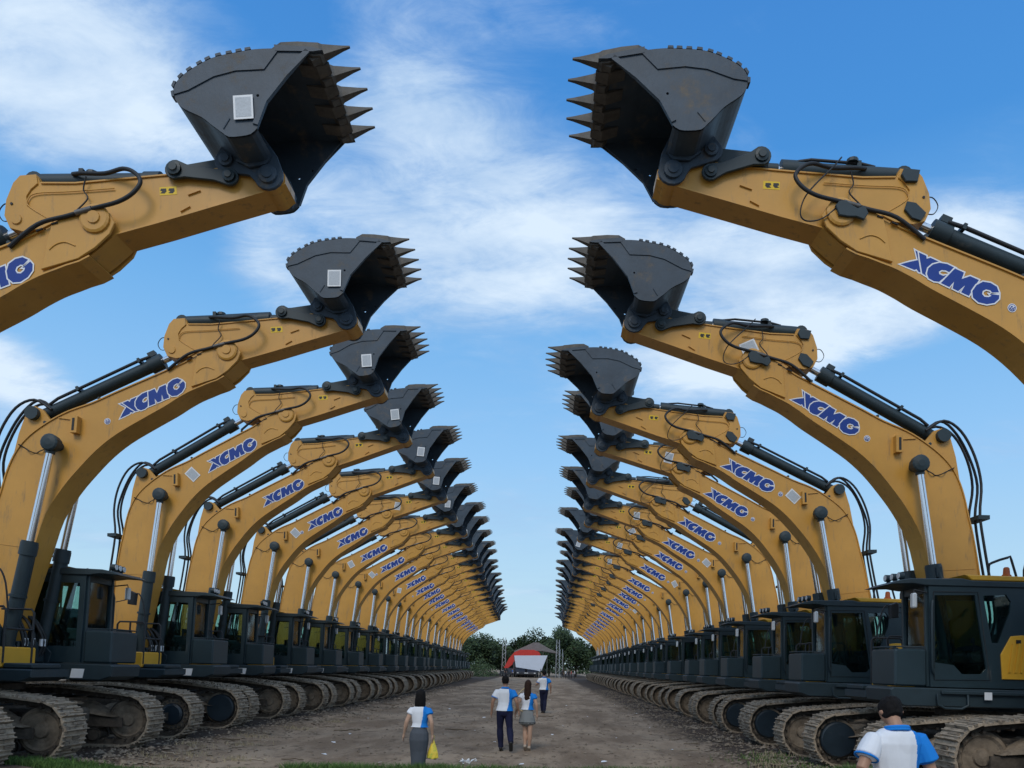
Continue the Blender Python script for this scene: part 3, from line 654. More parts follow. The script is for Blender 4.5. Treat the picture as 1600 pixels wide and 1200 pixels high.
def track_meshes():
    out = {}
    for k in range(3):
        m = M(); shoe_geo(m)
        rnd = random.Random(k)
        for i in range(5):   # mud packed between grousers
            y = rnd.uniform(-.28, .28); x = rnd.choice((-.082, -.005, .08)); wv = rnd.uniform(.04, .11)
            m.prism([(x-.03, -.033), (x+.03, -.033), (x+.02, -.05-rnd.random()*.02), (x-.02, -.05-rnd.random()*.015)], y-wv, y+wv, MUD)
        out[f'shoe{k}'] = m.mesh()
    path = track_path(.2286)
    m = M()
    for i, (c, a) in enumerate(path): shoe_geo(m, c, a, i)
    out['shoes'] = m.mesh()
    m = M(); fine = [p for p, a in track_path(.11)]
    inn = []
    n = len(fine)
    for i in range(n):
        a, b = Vector(fine[i-1]), Vector(fine[(i+1) % n]); d = (b-a).normalized(); inn.append((fine[i][0]-d.y*.095, fine[i][1]+d.x*.095))
    for y0, y1 in ((-.15, -.09), (.09, .15)):
        vs = [(p[0], y0, p[1]) for p in fine]+[(p[0], y1, p[1]) for p in fine]+[(p[0], y0, p[1]) for p in inn]+[(p[0], y1, p[1]) for p in inn]
        fs = []
        for i in range(n):
            j = (i+1) % n; fs += [(i, j, n+j, n+i), (2*n+i, 3*n+i, 3*n+j, 2*n+j), (i, 2*n+i, 2*n+j, j), (n+i, n+j, 3*n+j, 3*n+i)]
        m.add(vs, fs, LNK)
    for i in range(0, n, 2): m.cyl((inn[i][0], -.2, inn[i][1]-.0), (inn[i][0], .2, inn[i][1]), .03, LNK, 6)
    out['link_chain'] = m.mesh()
    m = M()   # track frame
    m.prism([(-2.0, .34), (1.75, .34), (1.95, .48), (1.95, .66), (1.6, .80), (.6, .88), (-.8, .88), (-1.8, .80), (-2.05, .6)], -.2, .2, LNK, .02)
    m.box(-1.5, 1.4, -.26, -.2, .60, .66, GRY); m.box(-1.5, 1.4, .2, .26, .60, .66, GRY)
    for x in (-.5, .55): m.prism([(x-.2, .3), (x+.35, .3), (x+.35, .12), (x-.2, .12)], -.25, .25, LNK)
    m.box(1.2, 2.3, -.24, -.2, .42, .60, LNK); m.box(1.2, 2.3, .2, .24, .42, .60, LNK)
    # mud heap caked on top of the frame
    random.seed(5)
    gx = [i*.12-1.8 for i in range(34)]; gy = [-.3+.1*j for j in range(7)]
    V = []
    for x in gx:
        for y in gy:
            e = min(1, (x+1.8)*2, (2.16-x)*2)*(1-(abs(y)/.3)**2*.8)
            V.append((x, y, .62+max(0, e)*(.24+.16*noise.fractal((x*2.2, y*5, 3), 1, 2, 4))))
    m.add(V, [(i*7+j, i*7+j+1, (i+1)*7+j+1, (i+1)*7+j) for i in range(33) for j in range(6)], MUD, False)
    out['track_frame'] = m.mesh()
    m = M()
    for s in (-1, 1):
        m.lathe([(0, .40), (.09, .40), (.10, .37), (.12, .34), (.085, .30), (.07, .14), (.11, .12), (.12, .05)], (0, 0, 0), (0, s, 0), MUD, 28)
    m.cyl((0, -.045, 0), (0, .045, 0), .445, LNK, 30, cap=True)
    out['idler'] = m.mesh()
    m = M()
    m.cyl((0, -.05, 0), (0, .05, 0), .43, LNK, 30)
    for i in range(21):
        a = 2*math.pi*i/21; m.cyl((math.cos(a)*.42, -.05, math.sin(a)*.42), (math.cos(a)*.42, .05, math.sin(a)*.42), .035, STL, 6)
    for s in (-1, 1):
        m.lathe([(0, .36), (.06, .36), (.075, .34), (.08, .27)], (0, 0, 0), (0, s, 0), MUD, 26)
        for i in range(20):
            a = 2*math.pi*i/20; m.cyl((math.cos(a)*.305, s*.07, math.sin(a)*.305), (math.cos(a)*.305, s*.11, math.sin(a)*.305), .022, STL, 6)
        m.lathe([(.05, .26), (.14, .25), (.17, .2)], (0, 0, 0), (0, s, 0), NAV, 20)
    out['sprocket'] = m.mesh()
    m = M(); m.lathe([(0, .37), (.13, .37), (.20, .36), (.225, .33), (.225, .325)], (0, 0, 0), (0, 1, 0), NAV, 36)
    m.lathe([(.0, .42), (.10, .42), (.11, .38)], (0, 0, 0), (0, 1, 0), MUD, 30)
    out['motor_cover'] = m.mesh()
    m = M(); m.cyl((0, -.22, 0), (0, .22, 0), .11, LNK, 12); m.cyl((0, -.16, 0), (0, -.12, 0), .14, LNK, 12); m.cyl((0, .12, 0), (0, .16, 0), .14, LNK, 12)
    out['roller'] = m.mesh()
    return out
def body_meshes():
    out = {}
    m = M()
    m.box(-1.1, 1.1, -1.2, 1.2, .5, .9, LNK, .06); m.box(-2.0, 2.0, -.55, .55, .52, .85, LNK, .06); m.cyl((0, 0, .85), (0, 0, 1.36), .78, GRY, 28)
    m.cyl((0, 0, 1.18), (0, 0, 1.30), .86, LNK, 28)
    out['undercarriage'] = m.mesh()
    m = M()
    m.prism([(-3.2, 1.38), (2.2, 1.38), (2.42, 1.46), (2.45, 1.66), (2.40, 1.70), (-3.2, 1.70)], .40, 1.46, GRY, .02)
    m.prism([(-3.2, 1.38), (1.9, 1.38), (2.1, 1.46), (2.1, 1.60), (-3.2, 1.60)], -1.46, -.40, GRY, .02)
    m.box(-3.2, .95, -.40, .40, 1.34, 1.72, GRY); m.box(.95, 1.25, -.36, .36, 1.38, 1.62, GRY)
    for s in (-1, 1): # boom foot cheeks
        m.prism([(-.5, 1.7), (1.15, 1.7), (1.2, 1.9), (.9, 2.2), (.75, 2.45), (.45, 2.5), (.1, 2.4), (-.5, 2.1)], min(s*.43, s*.48), max(s*.43, s*.48), GRY, .01)
    # step loops
    for x in (1.15,): m.tube([(x, 1.50, 1.60), (x, 1.52, 1.42), (x+.12, 1.52, 1.36), (x+.40, 1.52, 1.36), (x+.52, 1.52, 1.42), (x+.52, 1.50, 1.60)], .022, GRY, 6)
    m.box(-1.6, 1.6, 1.46, 1.52, 1.60, 1.66, GRY, .01)
    out['upper_frame'] = m.mesh()
    m = M()
    m.prism([(-3.1, 1.70), (-.35, 1.70), (-.35, 2.75), (-.6, 3.0), (-3.1, 3.0)], -1.44, 1.44, GRY, .04)
    out['engine_housing'] = m.mesh()
    m = M(); m.prism([(-3.75, 1.5), (-3.2, 1.3), (-3.1, 1.3), (-3.1, 2.9), (-3.6, 2.9), (-3.8, 2.5)], -1.45, 1.45, GRY, .05); out['counterweight'] = m.mesh()
    m = M()  # ribbed yellow grille beside the cab, left side
    m.prism([(-.9, 1.88), (.54, 1.88), (.56, 2.3), (.38, 2.62), (.2, 2.64), (-.9, 2.62)], 1.442, 1.475, YEL, .006)
    for i in range(4): m.prism([(.40-.1*i, 2.0), (.44-.1*i, 2.0), (.36-.1*i+.0, 2.5), (.32-.1*i, 2.5)], 1.476, 1.495, YEL)
    m.box(.22, .30, 1.476, 1.49, 2.5, 2.56, BKP)
    out['side_grille'] = m.mesh()
    m = M()  # right-hand fuel tank and front tool box
    m.prism([(-.33, 1.60), (.95, 1.60), (.95, 2.35), (.8, 2.5), (-.33, 2.5)], -1.44, -.62, GRY, .03)
    out['fuel_tank'] = m.mesh()
    m = M(); m.box(.97, 1.55, -1.46, -.55, 1.62, 1.98, YEL, .02); m.box(1.56, 2.08, -1.42, -.62, 1.61, 1.70, GRY, .02)
    m.prism([(1.15, 1.76), (1.19, 1.76), (1.19, 1.92), (1.15, 1.92)], -1.466, -1.462, BKP)
    out['tool_box'] = m.mesh()
    m = M(); r = .022
    def rail(ps): m.tube(ps, r, BLK, 6)
    rail([(1.55, -1.42, 1.7), (1.55, -1.42, 2.62), (1.5, -1.42, 2.68), (.95, -1.42, 2.68), (.9, -1.42, 2.62), (.9, -1.42, 2.5)])
    rail([(1.55, -.68, 1.7), (1.55, -.68, 2.62), (1.5, -.68, 2.68), (.95, -.68, 2.68)])
    rail([(1.55, -1.42, 2.3), (1.55, -.68, 2.3)]); rail([(1.2, -1.42, 2.0), (1.2, -1.42, 2.68)])
    out['handrail'] = m.mesh()
    m = M()
    m.tube(spline([(.08, 1.25, 2.9), (.08, 1.25, 3.4), (.22, 1.25, 3.98), (.28, 1.25, 4.02), (.56, 1.25, 3.92), (.62, 1.25, 3.85), (.62, 1.25, 3.62)], 2), r, BLK, 6)
    m.tube(spline([(-.55, 1.25, 3.0), (-.55, 1.25, 3.85), (-.48, 1.25, 3.92), (-.1, 1.25, 3.92), (.0, 1.25, 3.8), (.0, 1.25, 3.0)], 2), r, BLK, 6)
    m.tube([(-.55, 1.25, 3.45), (.0, 1.25, 3.45)], r, BLK, 6)
    m.tube(spline([(-.6, -1.2, 3.0), (-.6, -1.2, 3.8), (-.5, -1.2, 3.9), (-.1, -1.2, 3.9), (.0, -1.2, 3.8), (.0, -1.2, 2.5)], 2), r, BLK, 6)
    out['roof_handrail'] = m.mesh()
    m = M()   # mirror on the right front corner
    m.tube(spline([(1.5, -1.3, 2.6), (1.42, -1.3, 3.1), (1.3, -1.3, 3.35), (1.2, -1.3, 3.32)], 3), .016, BLK, 5); m.prism([(1.06, 3.10), (1.22, 3.08), (1.24, 3.36), (1.1, 3.42), (1.05, 3.38)], -1.36, -1.22, BLK, .015)
    m.tube([(1.06, -1.3, 3.22), (.7, -1.2, 3.15)], .012, BLK, 5)
    out['mirror'] = m.mesh()
    m = M()   # hydraulic couplings between the boom cylinders
    for y in (-.3, -.22, .0, .22, .3):
        m.tube(spline([(1.05, y, 1.75), (1.15, y*1.1, 2.1), (1.0, y, 2.45), (.85, y*.8, 2.6)], 3), .03, BLK, 6)
        m.cyl((1.13, y, 2.02), (1.13, y, 2.16), .036, WHT, 6)
    m.box(.9, 1.1, -.38, .38, 1.7, 2.1, GRY, .02)
    out['hydraulic_coupling'] = m.mesh()
    m = M(); m.cyl((1.46, 1.463, 1.55), (1.46, 1.465, 1.55), .001, PAP, 4)
    out['x'] = m.mesh()
    m = M(); m.prism([(1.62, 1.42), (1.87, 1.42), (1.9, 1.60), (1.65, 1.60)], .392, .397, PAP); out['paper_label'] = m.mesh()
    m = M(); m.prism([(.75, 1.52), (.88, 1.52), (.88, 1.65), (.75, 1.65)], 1.522, 1.526, PAP); out['small_label'] = m.mesh()
    return out
def cab_meshes():
    out = {}; yl, yr = 1.45, .45
    door = [(1.68, 3.30), (.98, 3.32), (.80, 2.05), (.88, 1.96), (1.22, 1.95), (1.36, 2.10), (1.68, 2.14)]
    rear = [(.84, 3.31), (.44, 3.34), (.36, 3.22), (.38, 3.02), (.58, 2.50), (.70, 2.50)]
    rightw = [(1.66, 3.30), (.05, 3.32), (.02, 2.6), (.3, 2.15), (.5, 2.04), (1.66, 2.04)]
    outer = [(1.76, 1.72), (1.78, 3.46), (-.02, 3.50), (-.10, 3.3), (-.14, 1.72)]
    m = M()
    m.holed(outer, [door, rear], yl-.05, yl, CAB); m.holed(outer, [rightw], yr, yr+.05, CAB)
    # front frame: posts, sill, header
    for y in (yr+.051, yl-.121): m.prism([(1.72, 1.72), (1.80, 1.72), (1.82, 3.46), (1.74, 3.46)], y, y+.07, CAB, .01)
    m.box(1.73, 1.80, yr+.122, yl-.122, 3.34, 3.46, CAB); m.box(1.73, 1.79, yr+.122, yl-.122, 2.34, 2.42, CAB); m.box(1.73, 1.79, yr+.122, yl-.122, 1.72, 1.86, CAB)
    m.box(-.12, -.04, yr+.05, yl-.05, 1.72, 2.55, CAB); m.box(-.1, -.04, yr+.05, yl-.05, 3.3, 3.46, CAB)
    m.box(-.1, 1.72, yr+.05, yl-.05, 1.72, 1.80, INT)
    # door seams and handle bar
    m.tube([(1.70, yl+.006, 3.36), (.93, yl+.006, 3.37), (.74, yl+.006, 1.86), (1.70, yl+.006, 1.84), (1.70, yl+.006, 3.36)], .008, BLK, 4)
    m.tube([(1.74, yl+.05, 3.2), (1.76, yl+.07, 3.1), (1.76, yl+.07, 2.05), (1.72, yl+.04, 1.95)], .022, GRY, 6)
    out['cab'] = m.mesh()
    m = M(); m.prism([(-.18, 3.46), (1.84, 3.46), (2.06, 3.49), (2.47, 3.47), (2.30, 3.545), (2.10, 3.58), (1.2, 3.60), (1.05, 3.57), (-.16, 3.56)], yr-.04, yl+.03, GRY, .015); out['roof'] = m.mesh()
    m = M(); m.prism([(-.17, 3.575), (1.02, 3.575), (1.15, 3.67), (-.15, 3.66)], yr-.02, yl+.01, YEL, .015); out['roof_hatch'] = m.mesh()
    m = M(); m.box(1.81, 2.36, yr+.02, yl-.02, 1.72, 2.36, CAB, .03); m.tube([(1.9, yl-.02, 2.40), (2.34, yl-.02, 2.40), (2.36, yr+.1, 2.40), (1.9, yr+.1, 2.40)], .012, GRY, 5); out['front_guard'] = m.mesh()
    for nm, poly, y in (('door', door, yl-.03), ('rear', rear, yl-.03), ('right', rightw, yr+.02)):
        m = M(); m.prism(offset(poly if area(poly) > 0 else poly[::-1], .01), y, y+.006, GLS); out['pane_'+nm] = m.mesh()
    m = M(); m.box(1.757, 1.763, yr+.12, yl-.12, 2.42, 3.34, GLS); out['pane_front'] = m.mesh()
    m = M(); m.box(-.08, -.074, yr+.05, yl-.05, 2.55, 3.3, GLS); out['pane_back'] = m.mesh()
    m = M(); m.prism([(.15, 1.95), (.75, 1.95), (.8, 2.12), (.35, 2.2), (.28, 2.25), (.14, 2.98), (.0, 2.98), (.08, 2.15)], .68, 1.22, INT, .04)
    m.prism([(.06, 3.0), (.16, 3.0), (.14, 3.18), (.05, 3.18)], .8, 1.1, INT, .02); m.box(.1, .7, .74, 1.16, 1.8, 1.95, INT); out['seat'] = m.mesh()
    m = M()
    for y in (.60, 1.26): m.prism([(.35, 2.15), (.95, 2.15), (1.0, 2.32), (.8, 2.38), (.35, 2.34)], y-.07, y+.07, INT, .02); m.cyl((.88, y, 2.34), (.92, y, 2.52), .02, BLK, 6); m.lathe([(0, .03), (.05, .035), (.09, .02)], (.92, y, 2.50), (0, 0, 1), BLK, 8)
    m.prism([(1.3, 1.8), (1.6, 1.8), (1.66, 2.1), (1.4, 2.2), (1.25, 2.05)], .6, 1.3, INT, .03)
    m.box(1.5, 1.56, .52, .74, 2.4, 2.62, INT)
    out['control_console'] = m.mesh()
    m = M(); m.cyl((0, 0, 0), (.09, 0, 0), .065, GRY, 12); m.cyl((.09, 0, 0), (.10, 0, 0), .055, LMP, 12); m.box(.0, .06, -.015, .015, -.1, -.05, GRY); out['work_light'] = m.mesh()
    m = M(); m.lathe([(0, .09), (.05, .075), (.06, .06), (.17, .05), (.19, .03)], (0, 0, 0), (0, 0, 1), ORG, 12); out['beacon'] = m.mesh()
    m = M(); m.tube([(1.8, yl-.02, 3.34), (2.05, yl+.03, 3.38), (2.06, yl+.04, 3.3)], .014, BLK, 5); m.box(2.02, 2.10, yl-.02, yl+.10, 3.06, 3.32, LMP, .02); out['side_mirror'] = m.mesh()
    return out
def area(p): return sum(p[i][0]*p[(i+1) % len(p)][1]-p[(i+1) % len(p)][0]*p[i][1] for i in range(len(p)))
G = {}
for f in (boom_meshes, stick_meshes, bucket_meshes, cyl_meshes, track_meshes, body_meshes, cab_meshes):
    pre = f.__name__.split('_')[0]
    for k, v in f().items(): G[pre+':'+k] = v; v.name = k
def paper_mesh(w, h, rotd, nm):
    m = M(); a = R_(rotd)
    def q(x, y): return rot2((x, y), a)
    m.prism([q(-w, -h), q(w, -h), q(w, h), q(-w, h)], -.004, .0, PAP); m.prism([q(-w*.8, -h*.82), q(w*.8, -h*.82), q(w*.8, h*.82), q(-w*.8, h*.82)], -.006, -.0045, PPR)
    me = m.mesh(nm); return me
PM = [paper_mesh(.125, .16, r, 'paper_sheet') for r in (0, 45, -12, 30, -62)]
SHOES = track_path(.2286)
ORD = ['first', 'second', 'third', 'fourth', 'fifth', 'sixth', 'seventh', 'eighth', 'ninth', 'tenth', 'eleventh', 'twelfth', 'thirteenth', 'fourteenth', 'fifteenth', 'sixteenth', 'seventeenth', 'eighteenth', 'nineteenth', 'twentieth', 'twenty-first', 'twenty-second', 'twenty-third', 'twenty-fourth', 'twenty-fifth', 'twenty-sixth', 'twenty-seventh', 'twenty-eighth', 'twenty-ninth']
def excavator(side, idx, Y, X0, db, ds, db2, lod, opts):
    rz = 0 if side == 'L' else math.pi
    z0 = -.02+opts.get('lift', 0)
    rt = empty('excavator', (X0, Y, z0), rz)
    vis = 'right' if side == 'L' else 'left'   # flank seen from the road
    sg = -1 if side == 'L' else 1
    db, ds, ph = R_(db), R_(ds), R_(db2)
    P = lambda n, k, par=rt, **kw: link(n, G[k], par, **kw)
    # undercarriage
    dp = opts.get('drop', 0)   # taller pedestal between tracks and deck
    uc = P('undercarriage', 'body:undercarriage', loc=(0, 0, -dp)); uc.scale.z = (1.36+dp)/1.36
    for s in (-1, 1):
        fr = P('track', 'track:track_frame', loc=(0, s*1.38, -dp))
        facing = sg*s   # +1: this track is the one nearer the camera
        if lod == 0:
            for i, (c, a) in enumerate(SHOES): link('shoe', G[f'track:shoe{(i*7+idx) % 3}'], fr, loc=(c[0], 0, c[1]), ang=a)
            for x in (-1.75, -1.25, -.75, -.25, .25, .75, 1.25, 1.7): link('roller', G['track:roller'], fr, loc=(x, 0, .24))
        else: link('shoe', G['track:shoes'], fr, kind='stuff' if False else None)
        link('link_chain', G['track:link_chain'], fr)
        front = opts.get('front', {}).get(facing, 'idler')
        if front == 'cover':
            link('sprocket', G['track:idler'], fr, loc=(2.34, 0, .56)); link('motor_cover', G['track:motor_cover'], fr, loc=(2.34, .03*sg, .56), rot=(0, 0, 0 if sg > 0 else math.pi))
        elif front == 'bolts': link('sprocket', G['track:sprocket'], fr, loc=(2.34, 0, .56))
        else: link('idler', G['track:idler'], fr, loc=(2.34, 0, .56))
        if lod < 2: link('sprocket', G['track:sprocket'], fr, loc=(-2.34, 0, .58))
    for k in ('upper_frame', 'engine_housing', 'counterweight', 'side_grille', 'fuel_tank', 'tool_box', 'handrail', 'roof_handrail', 'mirror', 'hydraulic_coupling'):
        if not (k in opts.get('without', ())): P(k, 'body:'+k)
    if side == 'L' and opts.get('label', True): P('paper_label', 'body:paper_label')
    if side == 'R': P('paper_label', 'body:small_label')
    cab = P('cab', 'cab:cab')
    P('roof', 'cab:roof', cab); P('roof_hatch', 'cab:roof_hatch', cab); P('front_guard', 'cab:front_guard', cab)
    for k in ('door', 'rear', 'right', 'front', 'back'): P('window_pane', 'cab:pane_'+k, cab)
    P('seat', 'cab:seat', cab); P('control_console', 'cab:control_console', cab); P('side_mirror', 'cab:side_mirror', cab)
    for y in (.72, .92, 1.12): P('work_light', 'cab:work_light', cab, loc=(2.12-(y-.72)*.15, y, 3.66))
    P('beacon', 'cab:beacon', cab, loc=(.28, 1.2, 3.665))
    if 'shift' in opts:
        for ch in rt.children:
            if ch.name.split('.')[0] not in ('track', 'undercarriage'): ch.location.x += opts['shift']
    # boom
    bo = P('boom', 'boom:boom', loc=(P0[0], 0, P0[1]), ang=db)
    P('lettering', 'boom:lettering_'+vis, bo)
    if side == 'R' or idx % 3 == 1: P('badge', 'boom:badge_'+vis, bo)
    P('light_bracket', 'boom:light_bracket_right', bo); P('light_bracket', 'boom:light_bracket_left', bo)
    for k in ('cylinder_pin', 'stick_cylinder_pin', 'hydraulic_lines', 'hose'): P(k, 'boom:'+k, bo)
    if lod < 2: P('grease_line', 'boom:grease_line_right', bo); P('grease_line', 'boom:grease_line_left', bo); P('hose_clip', 'boom:hose_clip', bo)
    if side == 'R': P('pin_cover', 'boom:pin_cover', bo)
    if 'boom_paper' in opts:
        k, px, pz = opts['boom_paper']; link('paper_sheet', PM[k], bo, loc=(px-P0[0], sg*.276, pz-P0[1]), rot=(0, 0, 0 if sg < 0 else math.pi))
    # positions after posing
    def bw(p): q = rot2((p[0]-P0[0], p[1]-P0[1]), db); return (P0[0]+q[0], P0[1]+q[1])
    Nn = bw(NC)
    def sw(p): q = rot2(p, ds); return (Nn[0]+q[0], Nn[1]+q[1])
    st = P('stick', 'stick:stick', loc=(Nn[0], 0, Nn[1]), ang=ds)
    P('hazard_sticker', 'stick:hazard_sticker', st); P('hose', 'stick:hose_'+vis, st)
    if side == 'R': P('pin_cover', 'stick:pin_cover', st); P('pin_cover', 'stick:pin_cover_low', st)
    if 'stick_paper' in opts:
        k, px, pz = opts['stick_paper']; link('paper_sheet', PM[k], st, loc=(px, sg*.205, pz), rot=(0, 0, 0 if sg < 0 else math.pi))
    D = sw((2.30, .57)); C_ = rot2((-.52, .31), ph); C_ = (D[0]+C_[0], D[1]+C_[1])
    bk = P('bucket', 'bucket:bucket', loc=(D[0], 0, D[1]), ang=ph)
    for i in range(5): P('tooth', 'bucket:tooth', bk, loc=((0, .05, .06, .05, 0)[i], -.74+.37*i, 0))
    for i in range(4): P('lip_shroud', 'bucket:lip_shroud', bk, loc=(0, -.555+.37*i, 0))
    P('wear_blocks', 'bucket:wear_blocks_right', bk); P('wear_blocks', 'bucket:wear_blocks_left', bk)
    if 'bucket_paper' in opts: link('paper_sheet', PM[opts['bucket_paper']], bk, loc=(-.02, sg*.875, .52), rot=(0, .12, 0 if sg < 0 else math.pi))
    # linkage: B from circles about A (rocker) and C (link)
    A = sw((1.78, .56)); la, lc = .745, .70
    d = math.dist(A, C_); d = min(d, la+lc-.01)
    x = (la*la-lc*lc+d*d)/(2*d); hh = math.sqrt(max(0, la*la-x*x)); ux, uz = (C_[0]-A[0])/d, (C_[1]-A[1])/d
    B = (A[0]+ux*x-uz*hh, A[1]+uz*x+ux*hh)
    aa = math.atan2(B[1]-A[1], B[0]-A[0])
    for s in (-1, 1): P('rocker_arm', 'cyl:rocker_arm', loc=(A[0], s*.27, A[1]), ang=aa)
    P('bucket_link', 'cyl:bucket_link', loc=(B[0], 0, B[1]), ang=math.atan2(C_[1]-B[1], C_[0]-B[0]))
    def ram(nm, base, tip, yy, rodn):
        a = math.atan2(tip[1]-base[1], tip[0]-base[0]); b = P(nm, 'cyl:'+nm, loc=(base[0], yy, base[1]), ang=a)
        L = math.dist(base, tip); P('rod', 'cyl:'+rodn, b, loc=(L, 0, 0))
    ram('bucket_cylinder', sw((-.98, .72)), B, 0, 'bucket_rod')
    ram('stick_cylinder', bw((.86, 6.50)), sw((-1.11, .08)), 0, 'stick_rod')
    for s in (-1, 1): ram('boom_cylinder', (.92, 1.72), bw((1.46, 5.86)), s*.50, 'boom_rod')
    row = 'left' if side == 'L' else 'right'
    extra = opts.get('note', '')
    if idx == 0: lab = f'nearest excavator of the {row} row, its cab outside the picture'
    elif extra: lab = f'{ORD[idx]} excavator of the {row} row, {extra}'
    else: lab = f'ochre excavator with charcoal bucket, {ORD[idx]} from the camera in the {row} row'
    tag(rt, lab, 'excavator', f'excavators parked side by side in the {row} row')
    return rt
LT = [(10.19, -10.97, -2.8, 3.2, 12.5), (14.76, -10.93, -1.1, 3.2, 8.6), (19.45, -10.94, 3.2, 4.1, 12.5), (23.45, -11.1, 1.9, 5.8, 15), (27.46, -10.98, 1.7, 6.5, 14.5), (31.52, -11.01, 1.7, 5.5, 15), (35.81, -11.09, 1.6, 5.0, 16.4), (39.9, -11.02, 1.7, 5.5, 15.5)]
RT = [(10.40, 8.98, -5.7, -.3, .6), (14.65, 8.39, -.2, 2.8, 8.4), (19.05, 8.26, -2.5, 2.6, 5.6), (22.7, 8.37, .1, 1.1, 11.8), (26.9, 8.42, -.9, 3.3, 8.4), (31.1, 8.54, -1.1, 3, 11.7), (35.05, 8.68, 0, 3, 13.7), (39.2, 8.56, -.3, 3, 11.4), (44.6, 8.6, -1.2, 3, 10.5)]
rn = random.Random(11)
for y in (44.0, 48.2, 52.4, 56.6, 60.8, 65, 69.8, 75.5, 80.2, 85.5, 89.8, 94.5, 99.2, 103.6, 108, 112.4):
    LT.append((y+rn.uniform(-.2, .2), -11.0-.034*max(0, y-46)+rn.uniform(-.1, .1), 2.2+rn.uniform(-.9, .9), 5.5+rn.uniform(-1.2, 1.2), 15+rn.uniform(-3, 3)))
while len(RT) < 27: RT.append((RT[-1][0]+4.5+rn.uniform(-.3, .3), 8.65+.014*(RT[-1][0]-44)+rn.uniform(-.12, .12), -.2+rn.uniform(-1.1, 1.1), 3.2+rn.uniform(-1.4, 1.4), 11+rn.uniform(-4, 4)))
LO = {0: dict(bucket_paper=0), 1: dict(bucket_paper=0, label=True, note='its cab largest on the left', front={1: 'idler', -1: 'idler'}),
      2: dict(bucket_paper=0, boom_paper=(1, 2.15, 6.42), note='tilted white paper on its boom', front={1: 'bolts', -1: 'cover'}),
      3: dict(bucket_paper=0, note='white paper on its bucket only'), 4: dict(bucket_paper=2, boom_paper=(1, 2.1, 6.38), note='small square paper on its boom'),
      5: dict(bucket_paper=2, stick_paper=(2, .45, .3)), 6: dict(boom_paper=(3, 2.1, 6.38), bucket_paper=2), 7: dict(boom_paper=(1, 2.1, 6.38)), 9: dict(boom_paper=(2, 2.1, 6.38)), 8: dict(bucket_paper=0), 10: dict(bucket_paper=2)}
RO_ = {0: dict(lift=.73, drop=.60, shift=-.6, without=('tool_box', 'handrail', 'mirror', 'fuel_tank')), 1: dict(note='its cab at the right edge and lettering in full view', front={-1: 'cover', 1: 'idler'}), 2: dict(stick_paper=(2, .2, .25), note='white paper beside its lettering', front={-1: 'cover', 1: 'idler'}),
       3: dict(stick_paper=(2, .3, .3), note='bucket partly hidden behind the third one', front={-1: 'cover'}), 5: dict(stick_paper=(0, .3, .3), boom_paper=(1, 2.0, 6.3)), 6: dict(stick_paper=(4, .3, .3)), 7: dict(stick_paper=(2, .3, .3), boom_paper=(3, 2.0, 6.3)), 8: dict(stick_paper=(0, .3, .3), bucket_paper=0), 11: dict(boom_paper=(1, 2.0, 6.3)), 13: dict(boom_paper=(0, 2.0, 6.3))}
RO_[1]['stick_paper'] = (4, .05, .27); RO_[1]['note'] = 'its cab at the right edge of the picture'
RO_[2].pop('stick_paper'); RO_[2]['boom_paper'] = (1, 2.02, 6.34)
for i, t in enumerate(LT): excavator('L', i, *t, 0 if i < 5 else (1 if i < 12 else 2), LO.get(i, {}))
for i, t in enumerate(RT): excavator('R', i, *t, 0 if i < 5 else (1 if i < 12 else 2), RO_.get(i, {}))
# ------------------------------------------------------------------ people
def blob(chains, vox, smooth=3, folds=0.0, seed=0, fscale=9.0):
    """chains of elliptical rings [(x,y,z,rx,ry)] fused into one continuous skin"""
    bm = bmesh.new(); n = 14
    for ch in chains:
        P = [Vector(c[:3]) for c in ch]; k = len(P); rings = []
        for i in range(k):
            d = (P[min(k-1, i+1)]-P[max(0, i-1)]).normalized()
            ref = Vector((1, 0, 0)) if abs(d.x) < .85 else Vector((0, 0, 1))
            u = (ref-d*ref.dot(d)).normalized(); w = d.cross(u)
            rings.append([bm.verts.new(P[i]+u*math.cos(2*math.pi*j/n)*ch[i][3]+w*math.sin(2*math.pi*j/n)*ch[i][4]) for j in range(n)])
        for i in range(k-1):
            for j in range(n): bm.faces.new((rings[i][j], rings[i][(j+1) % n], rings[i+1][(j+1) % n], rings[i+1][j]))
        d0 = (P[1]-P[0]).normalized(); d1 = (P[-1]-P[-2]).normalized()
        a = bm.verts.new(P[0]-d0*min(ch[0][3], ch[0][4])*.55); b = bm.verts.new(P[-1]+d1*min(ch[-1][3], ch[-1][4])*.55)
        for j in range(n):
            bm.faces.new((rings[0][(j+1) % n], rings[0][j], a)); bm.faces.new((rings[-1][j], rings[-1][(j+1) % n], b))
    bmesh.ops.recalc_face_normals(bm, faces=bm.faces)
    me = bpy.data.meshes.new('skin'); bm.to_mesh(me); bm.free()
    o = bpy.data.objects.new('tmp', me); COL.objects.link(o)
    r = o.modifiers.new('r', 'REMESH'); r.mode = 'VOXEL'; r.voxel_size = vox; r.use_smooth_shade = True
    if smooth: s = o.modifiers.new('s', 'SMOOTH'); s.iterations = smooth; s.factor = .5
    dg = bpy.context.evaluated_depsgraph_get(); ev = o.evaluated_get(dg)
    out = bpy.data.meshes.new_from_object(ev, depsgraph=dg); bpy.data.objects.remove(o); bpy.data.meshes.remove(me)
    if folds:
        vn = [v.normal.copy() for v in out.vertices]
        for v, nn in zip(out.vertices, vn):
            c = v.co; q = (c.x*fscale+seed, c.y*fscale, c.z*fscale*.55+c.x*3)
            f = abs(noise.noise(q))*1.6-.5+.5*noise.noise((c.x*fscale*2.2, c.y*fscale*2.2+seed, c.z*fscale))
            v.co = c+nn*f*folds
    out.polygons.foreach_set('use_smooth', [True]*len(out.polygons)); out.update(); return out
